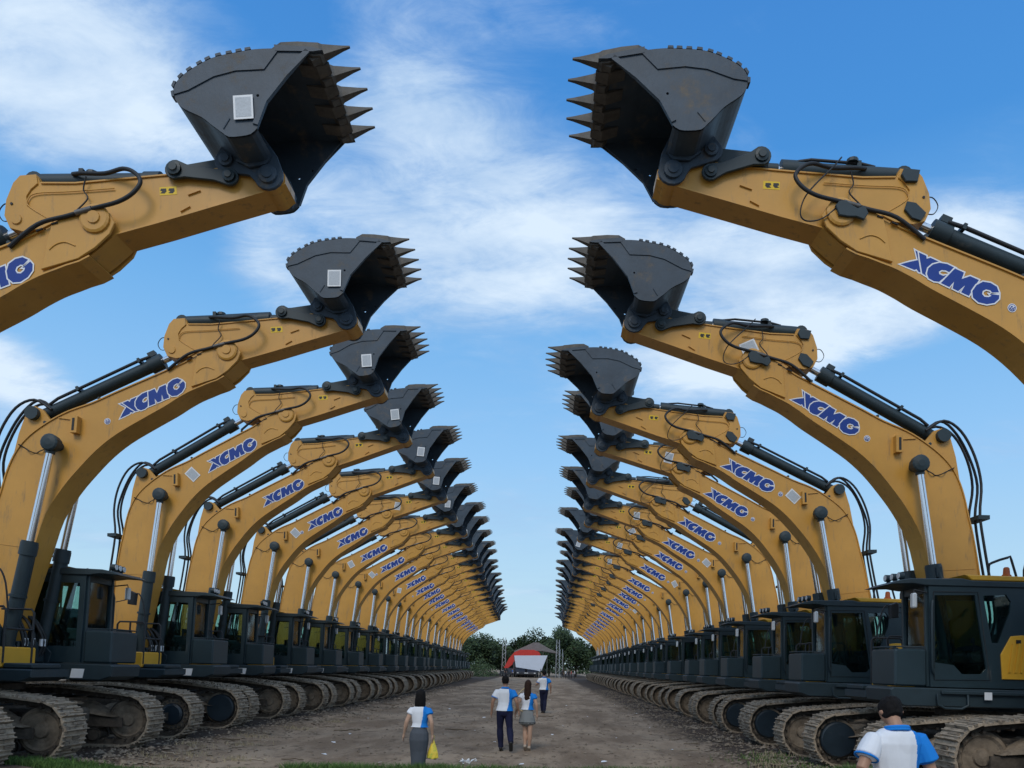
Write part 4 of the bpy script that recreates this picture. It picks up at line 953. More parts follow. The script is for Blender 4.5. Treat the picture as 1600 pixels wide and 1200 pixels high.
def seg(a, b, k, r0, r1, bulge=0.0, flat=1.0):
    a, b = Vector(a), Vector(b); out = []
    for i in range(k+1):
        t = i/k; p = a.lerp(b, t); r = r0+(r1-r0)*t+bulge*math.sin(math.pi*min(1, t*1.35))
        out.append((p.x, p.y, p.z, r, r*flat))
    return out
def tip_head(chains, k):
    return [[((c[0], c[1]+max(0, c[2]-1.42)*(1-k)*1.5, c[2]-max(0, c[2]-1.44)*(1-k), *c[3:]) if c[2] > 1.42 else c) for c in ch] for ch in chains]
def person(loc, h, rz, label, J, female=False, hair='short', hairm=None, skin=None, shirt=True, lower='trousers', vox=.009, collar=True, group=None, seed=1, simple=False, shoes=None):
    """built 1.70 m tall facing +y, scaled to h; J holds elbows, hands, knees and feet"""
    hairm = hairm or HAIR; skin = skin or SKIN
    rt = empty('person', loc, rz); s = h/1.70; rt.scale = (s, s, s)
    sw = .155 if female else .185; hw = .145 if female else .150
    if simple: vox = .02
    sh = {-1: Vector((-sw, 0, 1.362)), 1: Vector((sw, 0, 1.362))}
    hipz = .90
    nape = Vector((0, -.015, 1.42)); tx = J.get('lean', 0)
    torso = [(0, 0, .84, hw*.95, .105), (0, .0, .92, hw*1.05, .115), (0, .0, 1.02, hw*.93 if female else hw, .10), (0, .005, 1.10, .118 if female else .142, .095), (0, .005, 1.22, .142 if female else .165, .105), (0, 0, 1.32, .155 if female else .178, .105), (0, -.005, 1.375, .132 if female else .152, .09), (0, -.007, 1.405, .095 if female else .112, .078), (0, -.008, 1.43, .072, .062)]
    neck = [(0, -.01, 1.38, .058, .058), (0, -.003, 1.46, .050, .052), (0, .005, 1.53, .05, .055)]
    head = [(0, .02, 1.475, .045, .055), (0, .018, 1.51, .062, .078), (0, .01, 1.56, .072, .092), (0, .003, 1.61, .076, .098), (0, .0, 1.655, .068, .088), (0, .0, 1.69, .04, .055)]
    face = [[(0, .10, 1.565, .012, .012), (0, .118, 1.555, .015, .014)], [(0, .098, 1.60, .009, .009), (0, .112, 1.565, .012, .012)]]
    ears = [[(x*.075, -.002, 1.555, .010, .018), (x*.084, -.008, 1.585, .012, .022)] for x in (-1, 1)]
    hk = J.get('bow', 1.0)
    neck, head = tip_head([neck, head], hk); face = tip_head(face, hk); ears = tip_head(ears, hk)
    chains = [torso, neck, head]+face+ears
    arms = {}
    for k in (-1, 1):
        e = Vector(J['elbow'][k]); w = Vector(J['wrist'][k]); u = seg(sh[k]+Vector((-k*.02, 0, 0)), e, 5, .052, .040, .004); f = seg(e, w, 5, .040, .025, .005)
        arms[k] = (u, f); chains += [u, f]
        d = (w-e).normalized(); d = (d*.6+Vector(J.get('hdir', {}).get(k, d))*.4).normalized()
        side = d.cross(Vector((k, 0, 0))).normalized() if abs(d.x) < .9 else Vector((0, 1, 0))
        palm_end = w+d*.085; fl = Vector((-k, 0, 0))
        chains.append([(*w, .024, .020), (*(w+d*.04), .032, .018) , (*palm_end, .034, .016)] if False else [(*(w+side*o_), .017, .015) for o_ in (0,)]+[(*(w+d*.03), .026, .024), (*palm_end, .026, .026)])
        for i, (ln, o_) in enumerate(((.075, .032), (.085, .011), (.08, -.011), (.062, -.031))):
            p0 = w+d*.06+side*o_*.8; p1 = w+d*(.085+ln*.55)+side*o_*1.1; p2 = p1+(d*.8+fl*.5).normalized()*ln*.5
            chains.append([(*p0, .0105, .0105), (*p1, .0095, .0095), (*p2, .008, .008)])
        p0 = w+d*.025+side*.02; p1 = p0+(d*.6+side*.8).normalized()*.05; p2 = p1+(d*.9+side*.3).normalized()*.035
        chains.append([(*p0, .013, .013), (*p1, .011, .011), (*p2, .009, .009)])
    hips = {k: Vector((k*.085, 0, hipz)) for k in (-1, 1)}
    legs = {}
    for k in (-1, 1):
        kn = Vector(J['knee'][k]); an = Vector(J['ankle'][k])
        a = seg(hips[k], kn, 6, .088, .056, .004); b = seg(kn, an, 6, .054, .036, .012)
        legs[k] = (a, b); chains += [a, b]
        fd = Vector(J.get('foot', {}).get(k, (0, 1, -.25))).normalized()
        chains.append([(*(an-fd*.045+Vector((0, 0, -.035))), .034, .034), (*(an+fd*.05+Vector((0, 0, -.04))), .040, .030), (*(an+fd*.15+Vector((0, 0, -.045))), .040, .018)])
    body = link('body', blob(chains, vox, 2), rt); body.data.materials.append(skin)
    def grow(ch, g): return [(c[0], c[1], c[2], c[3]+g, c[4]+g) for c in ch]
    # hair
    if hair == 'short':
        hc = [[(0, -.018, 1.53, .066, .07), (0, -.018, 1.57, .079, .087), (0, -.010, 1.615, .085, .104), (0, -.006, 1.665, .078, .098), (0, -.004, 1.70, .05, .066)]]
    elif hair == 'bob':
        hc = [[(0, -.035, 1.405, .098, .062), (0, -.035, 1.47, .102, .078), (0, -.028, 1.55, .098, .092), (0, -.014, 1.62, .092, .105), (0, -.006, 1.675, .078, .092), (0, -.004, 1.71, .05, .06)]]
    else:
        hc = [[(0, -.095, 1.22, .045, .022), (0, -.095, 1.27, .075, .035), (0, -.08, 1.36, .088, .045), (0, -.06, 1.45, .088, .062), (0, -.035, 1.55, .086, .088), (0, -.012, 1.62, .085, .104), (0, -.006, 1.675, .074, .092), (0, -.004, 1.71, .045, .055)]]
    hc = tip_head(hc, hk)
    ho = link('hair', blob(hc, vox*.8, 2, .006, seed, 22), rt); ho.data.materials.append(hairm)
    if hair == 'short':   # keep the face free: cut hair forward of the brow
        bm = bmesh.new(); bm.from_mesh(ho.data)
        bmesh.ops.delete(bm, geom=[v for v in bm.verts if v.co.y > .055+(1-hk)*.3 and v.co.z < 1.64-(1-hk)*.2], context='VERTS'); bm.to_mesh(ho.data); bm.free()
    # shirt
    if shirt:
        zb = J.get('hem', .93)
        tor = [c for c in torso if c[2] >= 1.0]
        flare = .036 if not female else .016
        st = [[(0, 0, zb, hw*1.05+flare+.012, .118+flare)]+[(c[0], c[1], c[2], c[3]+.020, c[4]+.018) for c in tor[:-1]]+[(0, -.008, 1.415, .085, .075)]]
        for k in (-1, 1):
            u = arms[k][0]; L = u[:4] if not female else u[:3]
            sl = [(c[0], c[1], c[2], c[3]+.010+.009*i, c[4]+.012+.009*i) for i, c in enumerate(L)]
            st.append(sl)
        me = blob(st, vox, 3, .007, seed+3, 7)
        bm = bmesh.new(); bm.from_mesh(me)
        bmesh.ops.bisect_plane(bm, geom=bm.verts[:]+bm.edges[:]+bm.faces[:], plane_co=(0, 0, zb), plane_no=(0, 0, -1), clear_outer=True)
        bm.to_mesh(me); bm.free()
        me.materials.append(SHW); me.materials.append(SHB)
        for p in me.polygons:
            c = p.center; xl = .045+.075*max(0, min(1, (c.z-1.18)/.2)) if not female else .075-.05*max(0, (1.25-c.z)/.3)
            xl = .07+.035*math.sin((c.z-.95)*6.0) if not female else xl
            p.material_index = 1 if c.x > xl else 0
        link('polo_shirt', me, rt)
        if collar:
            m = M(); pts = [(math.cos(a)*.078, -.012+math.sin(a)*.074, 1.425+.014*math.sin(-a)) for a in [2*math.pi*i/24 for i in range(24)]]
            m.tube(pts, .0145, SHB, 6, closed=True)
            m.tube([(p[0]*1.08, p[1]*1.08, p[2]-.016) for p in pts], .012, SHB, 6, closed=True)
            link('collar', m.mesh(), rt); m = M()
            for k in ((-1,) if not female else ()):
                c = arms[k][0][3]; d = (Vector(J['elbow'][k])-sh[k]).normalized(); u = d.orthogonal().normalized(); w2 = d.cross(u)
                m.tube([Vector(c[:3])+u*math.cos(2*math.pi*i/18)*(c[3]+.034)+w2*math.sin(2*math.pi*i/18)*(c[3]+.034)+d*.012 for i in range(18)], .009, SHB, 5, closed=True)
            link('sleeve_band', m.mesh(), rt)
    if lower == 'trousers':
        tr = [[(0, 0, .80, hw*.98, .11), (0, 0, .86, hw+.024, .132), (0, 0, .95, hw*1.04+.028, .136), (0, 0, 1.00, hw*.97+.012, .112)]]
        for k in (-1, 1):
            a, b = legs[k]; tr.append([(c[0], c[1], c[2], c[3]+.014, c[4]+.014) for c in a]); tr.append([(c[0], c[1], c[2], max(c[3]+.02, .062), max(c[4]+.02, .064)) for c in b])
        me = blob(tr, vox, 2, .006, seed+9, 6); me.materials.append(NVY); link('trousers', me, rt)
    elif lower == 'pencil':
        hb = .22; sk = [[(0, -.01, hb, .135, .125), (0, -.01, .42, .138, .122), (0, -.005, .60, .160, .128), (0, -.012, .80, .182, .15), (0, -.008, .92, .172, .14), (0, 0, 1.02, .130, .108), (0, 0, 1.06, .122, .10)]]
        me = blob(sk, vox, 2, .005, seed+5, 5); me.materials.append(DSK); link('skirt', me, rt)
    else:
        sk = [[(0, .0, .66, .215, .165), (0, 0, .70, .212, .162), (0, -.005, .80, .19, .15), (0, -.008, .92, .162, .13), (0, 0, 1.03, .128, .105)]]
        me = blob(sk, vox, 1, .009, seed+5, 8); me.materials.append(GSK); me.materials.append(BKP)
        for p in me.polygons:
            if .675 < p.center.z < .70: p.material_index = 1
        link('skirt', me, rt)
    for k in (-1, 1):
        an = Vector(J['ankle'][k]); fd = Vector(J.get('foot', {}).get(k, (0, 1, -.25))).normalized()
        sc = [[(*(an-fd*.055+Vector((0, 0, -.035))), .040, .042), (*(an+fd*.05+Vector((0, 0, -.045))), .047, .034), (*(an+fd*.165+Vector((0, 0, -.05))), .044, .022)]]
        me = blob(sc, vox, 2); me.materials.append(shoes or SHO); link('shoe', me, rt)
    return tag(rt, label, 'man' if not female else 'woman', group)
# man in the foreground, hands on hips, cropped at the waist
person((2.72, 5.95, -.03), 1.78, R_(6), 'man with hand on hip in white and blue polo shirt, nearest the camera',
       dict(elbow={-1: (-.30, -.06, 1.13), 1: (.27, -.03, 1.08)}, wrist={-1: (-.20, .03, .93), 1: (.30, .04, .84)}, hdir={-1: (.5, .3, -.5), 1: (0, .1, -1)},
            knee={-1: (-.10, .02, .50), 1: (.11, .02, .50)}, ankle={-1: (-.11, -.01, .085), 1: (.12, -.01, .085)}, hem=.90, bow=.70), vox=.0062, seed=2)
woman1 = person((-2.02, 12.75, -.11), 1.53, R_(-4), 'woman in long dark grey skirt with a short black bob, walking at lower centre left',
       dict(elbow={-1: (-.235, -.03, 1.13), 1: (.225, -.04, 1.13)}, wrist={-1: (-.29, .04, .91), 1: (.235, .03, .90)},
            knee={-1: (-.06, .03, .50), 1: (.06, -.01, .50)}, ankle={-1: (-.05, .06, .085), 1: (.05, -.08, .10)}, foot={1: (0, 1, -.6)}, hem=1.03), female=True, hair='bob', skin=SKIN2, lower='pencil', collar=False, seed=5, shoes=SHO)
person((-.885, 17.9, -.10), 1.735, R_(-2), 'man in navy trousers and polo shirt walking beside the woman in short skirt',
       dict(elbow={-1: (-.27, -.02, 1.12), 1: (.27, -.05, 1.13)}, wrist={-1: (-.30, .07, .89), 1: (.31, .06, .92)},
            knee={-1: (-.10, .08, .50), 1: (.13, -.03, .50)}, ankle={-1: (-.07, .10, .085), 1: (.19, -.33, .23)}, foot={1: (0, .5, -1)}, hem=.91), seed=7)
person((-.36, 18.1, -.10), 1.63, R_(-8), 'woman in short grey skirt with long brown hair carrying a bamboo frame',
       dict(elbow={-1: (-.23, -.05, 1.15), 1: (.22, -.02, 1.13)}, wrist={-1: (-.30, .08, .92), 1: (.23, .06, .90)},
            knee={-1: (-.05, .06, .49), 1: (.08, -.02, .48)}, ankle={-1: (-.04, .02, .13), 1: (.06, .04, .10)}, foot={-1: (0, .8, -.6), 1: (0, .8, -.6)}, hem=1.0), female=True, hair='long', hairm=HAIR2, skin=SKIN2, lower='short', collar=False, seed=9, shoes=SHN)
person((.02, 33.2, -.10), 1.82, R_(4), 'man in black trousers walking ahead alone towards the white screen',
       dict(elbow={-1: (-.26, .04, 1.14), 1: (.26, -.05, 1.13)}, wrist={-1: (-.29, .22, 1.12), 1: (.28, .04, .90)},
            knee={-1: (-.06, .08, .50), 1: (.06, .0, .50)}, ankle={-1: (-.03, .14, .085), 1: (.03, -.10, .10)}, hem=.93), vox=.012, seed=12)
# what they carry
m = M()
bagm = mat('printed_plastic_bag', (.75, .55, .06), .35, spec=.5, var=.2, dirt=(.25, .42, .05), dirt_amt=.45, dirt_scale=9)
rg = []
random.seed(3)
V = []; nn = 16
for k, (z, r, fl) in enumerate(((0, .06, .05), (.02, .135, .055), (.12, .125, .05), (.22, .085, .04), (.32, .045, .025), (.40, .018, .012))):
    for i in range(nn):
        a = 2*math.pi*i/nn; q = 1+.14*noise.noise((math.cos(a)*2+k*.4, math.sin(a)*2, z*9)); V.append((math.cos(a)*r*q, math.sin(a)*fl*q*1.2, z))
m.add(V, [(k*nn+i, k*nn+(i+1) % nn, (k+1)*nn+(i+1) % nn, (k+1)*nn+i) for k in range(5) for i in range(nn)]+[tuple(range(nn))], bagm)
m.tube(spline([(-.015, 0, .39), (-.02, 0, .45), (0, 0, .49), (.02, 0, .45), (.015, 0, .39)], 3), .006, bagm, 5)
tag(link('plastic_bag', m.mesh(), loc=(-2.02+.225, 12.80, .30)), 'yellow and green plastic carrier bag in the hand of the long-skirted woman', 'bag').scale = (.7, .7, .8)
m = M(); bam = mat('bamboo', (.50, .38, .20), .6, var=.2, scale=20)
for a, b in (((-.42, 0, .56), (.02, .02, .98)), ((-.42, 0, .56), (-.05, -.03, .40)), ((-.42, 0, .56), (-.42, .02, .50)), ((.02, .02, .98), (-.02, 0, .92)), ((-.42, 0, .60), (-.30, .1, .1))): m.cyl(a, b, .012, bam, 6)
tag(link('bamboo_frame', m.mesh(), loc=(-.42, 18.05, .42)), 'thin bamboo frame under the arm of the woman in short grey skirt', 'frame')
# ------------------------------------------------------------------ trees, canopy, stage and the crowd at the far end
LEAF = [mat('leaf_dark', (.030, .052, .022), .65, spec=.3, var=.35, scale=1.5), mat('leaf_mid', (.055, .085, .032), .65, spec=.3, var=.35, scale=1.5)]
BRK = mat('bark', (.10, .08, .06), .9, var=.3)
def tree(x, y, h, w, seed, label, squat=.55, n=5200, ls=.46):
    rnd = random.Random(seed); rt = empty('broadleaf_tree', (x, y, -.1), rnd.uniform(0, 6))
    m = M(); th = h*.42
    m.tube([(0, 0, 0), (.05*h*.1, 0, th*.5), (.0, .1, th)], h*.022, BRK, 7)
    cl = []
    for i in range(22):
        a = rnd.uniform(0, 6.28); rr = w*.5*math.sqrt(rnd.random())*.85; cz = h*(.30+.58*rnd.random()*(1-.45*(rr/(w*.5))**2)); c = Vector((rr*math.cos(a), rr*math.sin(a), cz)); cl.append((c, rnd.uniform(.16, .27)*w))
        m.tube([(0, 0, th*.55+rnd.random()*th*.4), (c.x*.5, c.y*.5, (th+c.z)*.5), tuple(c)], h*.008, BRK, 5)
    link('trunk', m.mesh(), rt)
    m = M()
    for i in range(n):
        c, r = cl[rnd.randrange(len(cl))]; d = Vector((rnd.gauss(0, 1), rnd.gauss(0, 1), rnd.gauss(0, 1)*.8)).normalized(); p = c+d*r*1.15*(rnd.random()**.3)
        if p.z < h*.18: continue
        u = Vector((rnd.gauss(0, 1), rnd.gauss(0, 1), rnd.gauss(0, 1))).normalized(); v = u.orthogonal().normalized(); s = ls*rnd.uniform(.6, 1.3)
        m.add([p-u*s*.5, p+v*s*.32, p+u*s*.5, p-v*s*.32], [(0, 1, 2, 3)], LEAF[rnd.random() < .4])
    link('crown', m.mesh(recalc=False), rt)
    return tag(rt, label, 'tree', 'trees at the far end of the yard')
P3 = lambda u, Y: at(u, 1043, Y)[0]
tree(P3(742, 150), 152, 9.4, 7, 1, 'tall dark tree at the far end of the left row', n=7000)
tree(P3(766, 158), 158, 7.8, 6.5, 2, 'smaller tree between the left row and the lattice mast')
tree(P3(782, 172), 172, 6.9, 6, 3, 'low tree just behind the left lattice mast')
tree(P3(715, 150), 150, 9.0, 8, 4, 'dark tree mostly behind the end of the left row')
tree(P3(815, 178), 178, 8.6, 7, 5, 'round tree rising behind the left end of the grey canopy')
tree(P3(836, 172), 172, 10.6, 8, 6, 'tall rounded tree behind the middle of the grey canopy', n=7000)
tree(P3(858, 170), 170, 9.6, 7, 7, 'tree behind the right end of the grey canopy')
tree(P3(880, 165), 165, 11.6, 9, 8, 'tallest broad tree behind the right-hand lattice mast', n=9000)
tree(P3(900, 168), 168, 9.4, 8, 9, 'dark tree at the far end of the right row', n=6500)
tree(P3(925, 172), 172, 8.2, 8, 10, 'tree mostly hidden by the end of the right row')
tree(P3(796, 182), 182, 6.2, 7, 12, 'farthest low tree seen between mast and red tent')
m = M(); rnd = random.Random(4)
for i in range(9000):
    x = rnd.uniform(-70, 75); y = rnd.uniform(184, 192); z = abs(rnd.gauss(0, 1))*1.3+noise.noise((x*.12, 3, 1))*1.2+.6
    p = Vector((x, y, z)); u = Vector((rnd.gauss(0, 1), rnd.gauss(0, 1), rnd.gauss(0, 1))).normalized(); v = u.orthogonal().normalized(); s = rnd.uniform(.4, .9)
    m.add([p-u*s*.5, p+v*s*.35, p+u*s*.5, p-v*s*.35], [(0, 1, 2, 3)], LEAF[rnd.random() < .5])
o = link('undergrowth', m.mesh(recalc=False), kind='stuff'); tag(o, 'low band of green bushes closing the far end of the yard', 'bushes')
# bush beside the end of the left row
def bush(x, y, w, h, seed, lab):
    m = M(); rnd = random.Random(seed)
    for i in range(900):
        d = Vector((rnd.gauss(0, 1), rnd.gauss(0, 1), abs(rnd.gauss(0, 1)))).normalized()*rnd.random()**.4
        p = Vector((d.x*w, d.y*w, d.z*h)); u = Vector((rnd.gauss(0, 1), rnd.gauss(0, 1), rnd.gauss(0, 1))).normalized(); v = u.orthogonal().normalized(); s = rnd.uniform(.15, .32)
        m.add([p-u*s*.5, p+v*s*.35, p+u*s*.5, p-v*s*.35], [(0, 1, 2, 3)], LEAF[rnd.random() < .7])
    tag(link('bush', m.mesh(recalc=False), loc=(x, y, -.1)), lab, 'bush')
bush(P3(748, 132), 132, 2.0, 3.4, 1, 'light green bush at the end of the left row of tracks')
bush(P3(760, 142), 142, 2.4, 2.6, 2, 'low green bush between the left row and the lattice mast')
RED = mat('red_canvas', (.50, .035, .025), .6, var=.12); TIN = mat('grey_sheet_roof', (.16, .15, .15), .6, metal=.2, var=.2); SCR = mat('screen_fabric', (.52, .57, .66), .7, var=.05); DRK = mat('vehicle_paint_and_tent_shade', (.02, .022, .028), .3, spec=.6, var=.1)
# grey canopy
xa, xb = P3(803, 150), P3(872, 150); rt = empty('canopy', ((xa+xb)/2, 152, -.1)); hw_ = (xb-xa)/2
m = M(); rf = [(-hw_, 5.0), (-hw_*.62, 5.75), (-.6, 6.75), (.4, 6.75), (hw_*.6, 5.6), (hw_, 4.9)]
m.prism(rf+[(hw_, 4.7), (hw_*.3, 5.1), (-hw_*.3, 5.2), (-hw_, 4.8)], -3, 3, TIN)
link('roof', m.mesh(), rt)
for x in (-hw_*.92, -hw_*.35, hw_*.3, hw_*.92):
    for y in (-2.8, 2.8): m = M(); m.cyl((0, 0, 0), (0, 0, 5.2), .07, STL, 8); link('post', m.mesh(), rt, loc=(x, y, 0))
tag(rt, 'wide grey peaked canopy roof over the stage at the far end', 'canopy')
# red tent
rt = empty('red_tent', (P3(818, 148), 148.5, -.1)); m = M()
pr = [(-3.7, 1.7), (-2.7, 3.6), (-1.8, 4.7), (-.7, 5.2), (1.9, 5.25), (2.9, 4.9), (3.3, 4.2), (3.3, 3.2), (-1.4, 3.3), (-2.2, 2.3), (-3.1, 1.5)]
m.prism(pr, -2.2, 2.0, RED); link('canvas', m.mesh(), rt)
m = M(); m.prism([(-2.0, .05), (2.2, .05), (2.2, 2.8), (-2.0, 2.8)], -2.24, -2.21, DRK); link('opening_shade', m.mesh(), rt)  # dark sheet stands in for the shade inside the tent
for x in (-3.4, -1.3, 3.1): m = M(); m.cyl((0, 0, 0), (0, 0, 3.2 if x > -3 else 1.8), .05, STL, 6); link('post', m.mesh(), rt, loc=(x, -2.0, 0))
tag(rt, 'red canvas tent with drooping left side behind the white screen', 'tent')
# white screen on posts
Y = 143.5; sc = empty('white_screen', (P3(830, Y), Y, -.1))
def loc2(u, v): p = at(u, v, Y); return (p[0]-sc.location.x, p[2]+.1)
m = M(); m.prism([loc2(803.5, 1024.2), loc2(855.5, 1024.2), loc2(845, 1050), loc2(839, 1047.5), loc2(806, 1042.5)], -.05, .05, SCR); link('panel', m.mesh(), sc)
for u in (803.5, 855): 
    p = loc2(u, 1024); m = M(); m.cyl((0, 0, 0), (0, 0, p[1]), .06, STL, 8); link('post', m.mesh(), sc, loc=(p[0], .15, 0))
tag(sc, 'large white slanted screen hung between two posts in front of the red tent', 'screen')
def lattice(u, Y, h, lab):
    rt = empty('lattice_mast', (P3(u, Y), Y, -.1)); w = .38
    for sx in (-1, 1):
        for sy in (-1, 1): m = M(); m.cyl((sx*w, sy*w, 0), (sx*w*.6, sy*w*.6, h), .045, GAL, 6); link('leg', m.mesh(), rt)
    m = M(); k = int(h/.8)
    for i in range(k):
        for sy in (-1, 1):
            s = 1 if i % 2 else -1; m.cyl((-s*w*.95, sy*w*.9, i*.8), (s*w*.9, sy*w*.9, i*.8+.8), .025, GAL, 5)
            m.cyl((sy*w*.9, -s*w*.95, i*.8), (sy*w*.9, s*w*.9, i*.8+.8), .025, GAL, 5)
    link('lattice', m.mesh(), rt, kind='stuff'); tag(rt, lab, 'mast')
GAL = mat('galvanised_steel', (.42, .44, .45), .45, metal=.3, var=.15)
lattice(787, 150, 7.6, 'pale lattice mast left of the red tent'); lattice(871, 149, 7.4, 'pale lattice mast right of the white screen, before the tallest tree')
lattice(876.5, 151, 5.6, 'shorter lattice mast right beside the taller right-hand mast')
def pickup(u, Y, s, lab, rz=R_(90)):
    rt = empty('pickup_truck', (P3(u, Y), Y, -.1), rz)
    m = M(); m.prism([(-2.5, .45), (2.4, .45), (2.5, .7), (2.45, 1.0), (1.3, 1.08), (.75, 1.65), (-.75, 1.68), (-.95, 1.1), (-2.5, 1.1)], -.9, .9, DRK, .06); link('body', m.mesh(), rt)
    m = M(); m.prism([(1.22, 1.10), (.72, 1.6), (.68, 1.6), (1.15, 1.08)], -.75, .75, BKP); link('windscreen', m.mesh(), rt)
    m = M(); m.prism([(.6, 1.12), (.55, 1.55), (-.65, 1.58), (-.75, 1.15)], -.905, .905, BKP); link('side_window', m.mesh(), rt)
    for x in (1.6, -1.6):
        for y in (-.85, .85): m = M(); m.cyl((0, -.12, 0), (0, .12, 0), .4, BLK, 18); m.cyl((0, -.125, 0), (0, .125, 0), .22, STL, 12); link('wheel', m.mesh(), rt, loc=(x, y, .4))
    for y in (-.7, .7): m = M(); m.box(-.01, .03, -.16, .16, -.08, .08, LMP); link('headlight', m.mesh(), rt, loc=(2.47, y, .85))
    for y in (-1.02, 1.02): m = M(); m.box(0, .08, -.1, .1, -.08, .08, DRK); link('door_mirror', m.mesh(), rt, loc=(.75, y, 1.2))
    tag(rt, lab, 'pickup truck')
pickup(812, 144.8, 1, 'dark pickup truck parked under the left half of the white screen', R_(-80)); pickup(832, 145, 1, 'dark pickup truck parked under the right half of the white screen', R_(-95))
pickup(797, 146, 1, 'dark pickup truck parked beside the left lattice mast', R_(-60))
DRKC = [mat('cloth_black', (.02, .02, .025), .8), mat('cloth_white', (.55, .55, .56), .8), mat('cloth_red', (.35, .04, .04), .8), mat('cloth_blue', (.04, .12, .35), .8)]
def far_person(x, y, h, top, bot, lab, seed):
    rnd = random.Random(seed); rt = empty('person', (x, y, -.1), rnd.uniform(0, 6.28)); s = h/1.7; rt.scale = (s, s, s); a = rnd.uniform(.02, .12)
    ch = [[(0, 0, .85, .14, .1), (0, 0, 1.1, .14, .1), (0, 0, 1.35, .17, .1), (0, 0, 1.43, .07, .06)], [(0, 0, 1.42, .05, .05), (0, 0, 1.5, .05, .05)], [(0, .02, 1.49, .05, .06), (0, 0, 1.6, .075, .095), (0, 0, 1.68, .05, .06)]]
    for k in (-1, 1):
        ch.append([(k*.17, 0, 1.37, .05, .05), (k*.22, 0, 1.12, .042, .042), (k*.23, .08, .88, .03, .03), (k*.23, .1, .78, .035, .02)])
        ch.append([(k*.08, 0, .9, .085, .085), (k*.09, k*a*.5, .5, .06, .06), (k*.09, k*a, .08, .04, .04), (k*.09, k*a+.12, .04, .04, .03)])
    me = blob(ch, .03, 1); 
    for q in (SKIN, top, bot, HAIR): me.materials.append(q)
    for p in me.polygons:
        c = p.center; p.material_index = 3 if (c.z > 1.6 or (c.z > 1.5 and c.y < -.02)) else (0 if c.z > 1.44 else (1 if c.z > .93 and not (abs(c.x) > .19 and c.z < 1.15) else (2 if abs(c.x) < .19 else 0)))
    link('body', me, rt); me2 = None
    o = [c for c in bpy.data.objects if c.parent == rt]
    tag(rt, lab, 'person', 'people standing at the far end of the yard'); return rt
for i, (u, Y, h, a, b, lab) in enumerate([(879, 140, 1.7, 0, 0, 'dark clothed person at the foot of the right-hand lattice mast'), (884, 142, 1.65, 1, 0, 'person in white top, leftmost of the loose crowd right of the mast'),
    (889, 138, 1.7, 0, 0, 'person in black in the middle of the loose crowd'), (893, 141, 1.6, 2, 0, 'person in red top among the crowd at the end of the right row'), (898, 139, 1.7, 1, 0, 'person in white top at the right edge of the crowd'),
    (790, 139, 1.7, 0, 0, 'person in black by the left lattice mast'), (845, 138, 1.7, 0, 0, 'person in black in front of the right end of the screen'), (801, 138, 1.6, 3, 0, 'person in blue top in front of the red tent')]):
    far_person(P3(u, Y), Y, h, DRKC[a], DRKC[b], lab, i)
# ------------------------------------------------------------------ litter, sticks, clods, grass
random.seed(21)
def scrap(nm, seed, big):
    rnd = random.Random(seed); m = M(); n = 7; k = .5*big
    V = [(0, 0, .02)]+[(math.cos(i*6.283/n)*k*rnd.uniform(.5, 1), math.sin(i*6.283/n)*k*rnd.uniform(.3, .7), rnd.uniform(.0, .05)*big*4) for i in range(n)]
    m.add(V, [(0, i+1, (i+1) % n+1) for i in range(n)], PAP); return m.mesh(nm, False)
scr = [scrap('scrap', i, .09+.03*i) for i in range(4)]
spots = [(-2.6, 17.2), (-3.9, 24), (-1.2, 19.5), (1.3, 16.2), (2.1, 22), (.7, 26), (-5.2, 21), (-2.2, 29), (1.8, 31), (3.2, 19), (-4.6, 16.4), (-.4, 15.4), (2.9, 15.4), (-6.1, 27), (.3, 22.4), (-3.1, 14.9), (3.6, 26), (-1.6, 36), (1.2, 40), (-4.1, 34), (2.6, 36), (-5.6, 38), (.4, 47), (3.1, 47), (-3.2, 50), (1.4, 15.2), (-5.0, 18.6), (4.1, 34), (-2.0, 23.0), (3.9, 42)]
for i, (x, y) in enumerate(spots):
    o = link('paper_scrap', scr[i % 4], loc=(x, y, gh(x, y)+.015), rot=(0, 0, random.uniform(0, 6))); tag(o, 'small white scrap of litter lying on the dirt road between the rows', 'litter', 'white litter scraps on the dirt road')
# crumpled white litter heap beside the bag
m = M(); rnd = random.Random(2)
for i in range(16): 
    p = Vector((rnd.uniform(-.15, .15), rnd.uniform(-.05, .05), rnd.uniform(.03, .10)))
    V = [p+Vector((rnd.gauss(0, .035), rnd.gauss(0, .03), rnd.gauss(0, .03))) for _ in range(4)]; m.add(V, [(0, 1, 2), (0, 2, 3), (0, 1, 3), (1, 2, 3)], PAP)
tag(link('crumpled_plastic', m.mesh(recalc=False), loc=(-1.42, 15.2, -.07)), 'crumpled white plastic lying just right of the printed carrier bag', 'litter')
WOD = mat('pale_wood', (.30, .25, .19), .9, var=.3, scale=8); WD2 = mat('dark_twig', (.10, .075, .05), .9, var=.3)
def stick_mesh(seed, L, r, mt):
    rnd = random.Random(seed); m = M(); pts = [(L*(i/5-.5), rnd.uniform(-.06, .06)*L, rnd.uniform(0, .03)+r) for i in range(6)]; m.tube(pts, r, mt, 5); return m.mesh('stick', False)
sm = [stick_mesh(1, .5, .014, WOD), stick_mesh(2, .3, .010, WOD), stick_mesh(3, .8, .014, WD2), stick_mesh(4, .45, .01, WD2)]
for i in range(30):
    side = random.random()
    x = random.uniform(-6.8, 4.8) if side < .45 else (random.uniform(3.4, 5.4) if side < .75 else random.uniform(-7.6, -5.5)); y = 14.6+random.random()**1.6*32
    o = link('stick', sm[i % 4], loc=(x, y, gh(x, y)+.005), rot=(0, 0, random.uniform(-.6, .6))); tag(o, 'thin broken stick lying on the dirt ground between the rows', 'stick', 'broken sticks scattered on the dirt')
bd = M(); bd.box(-.5, .5, -.04, .04, 0, .03, WOD)
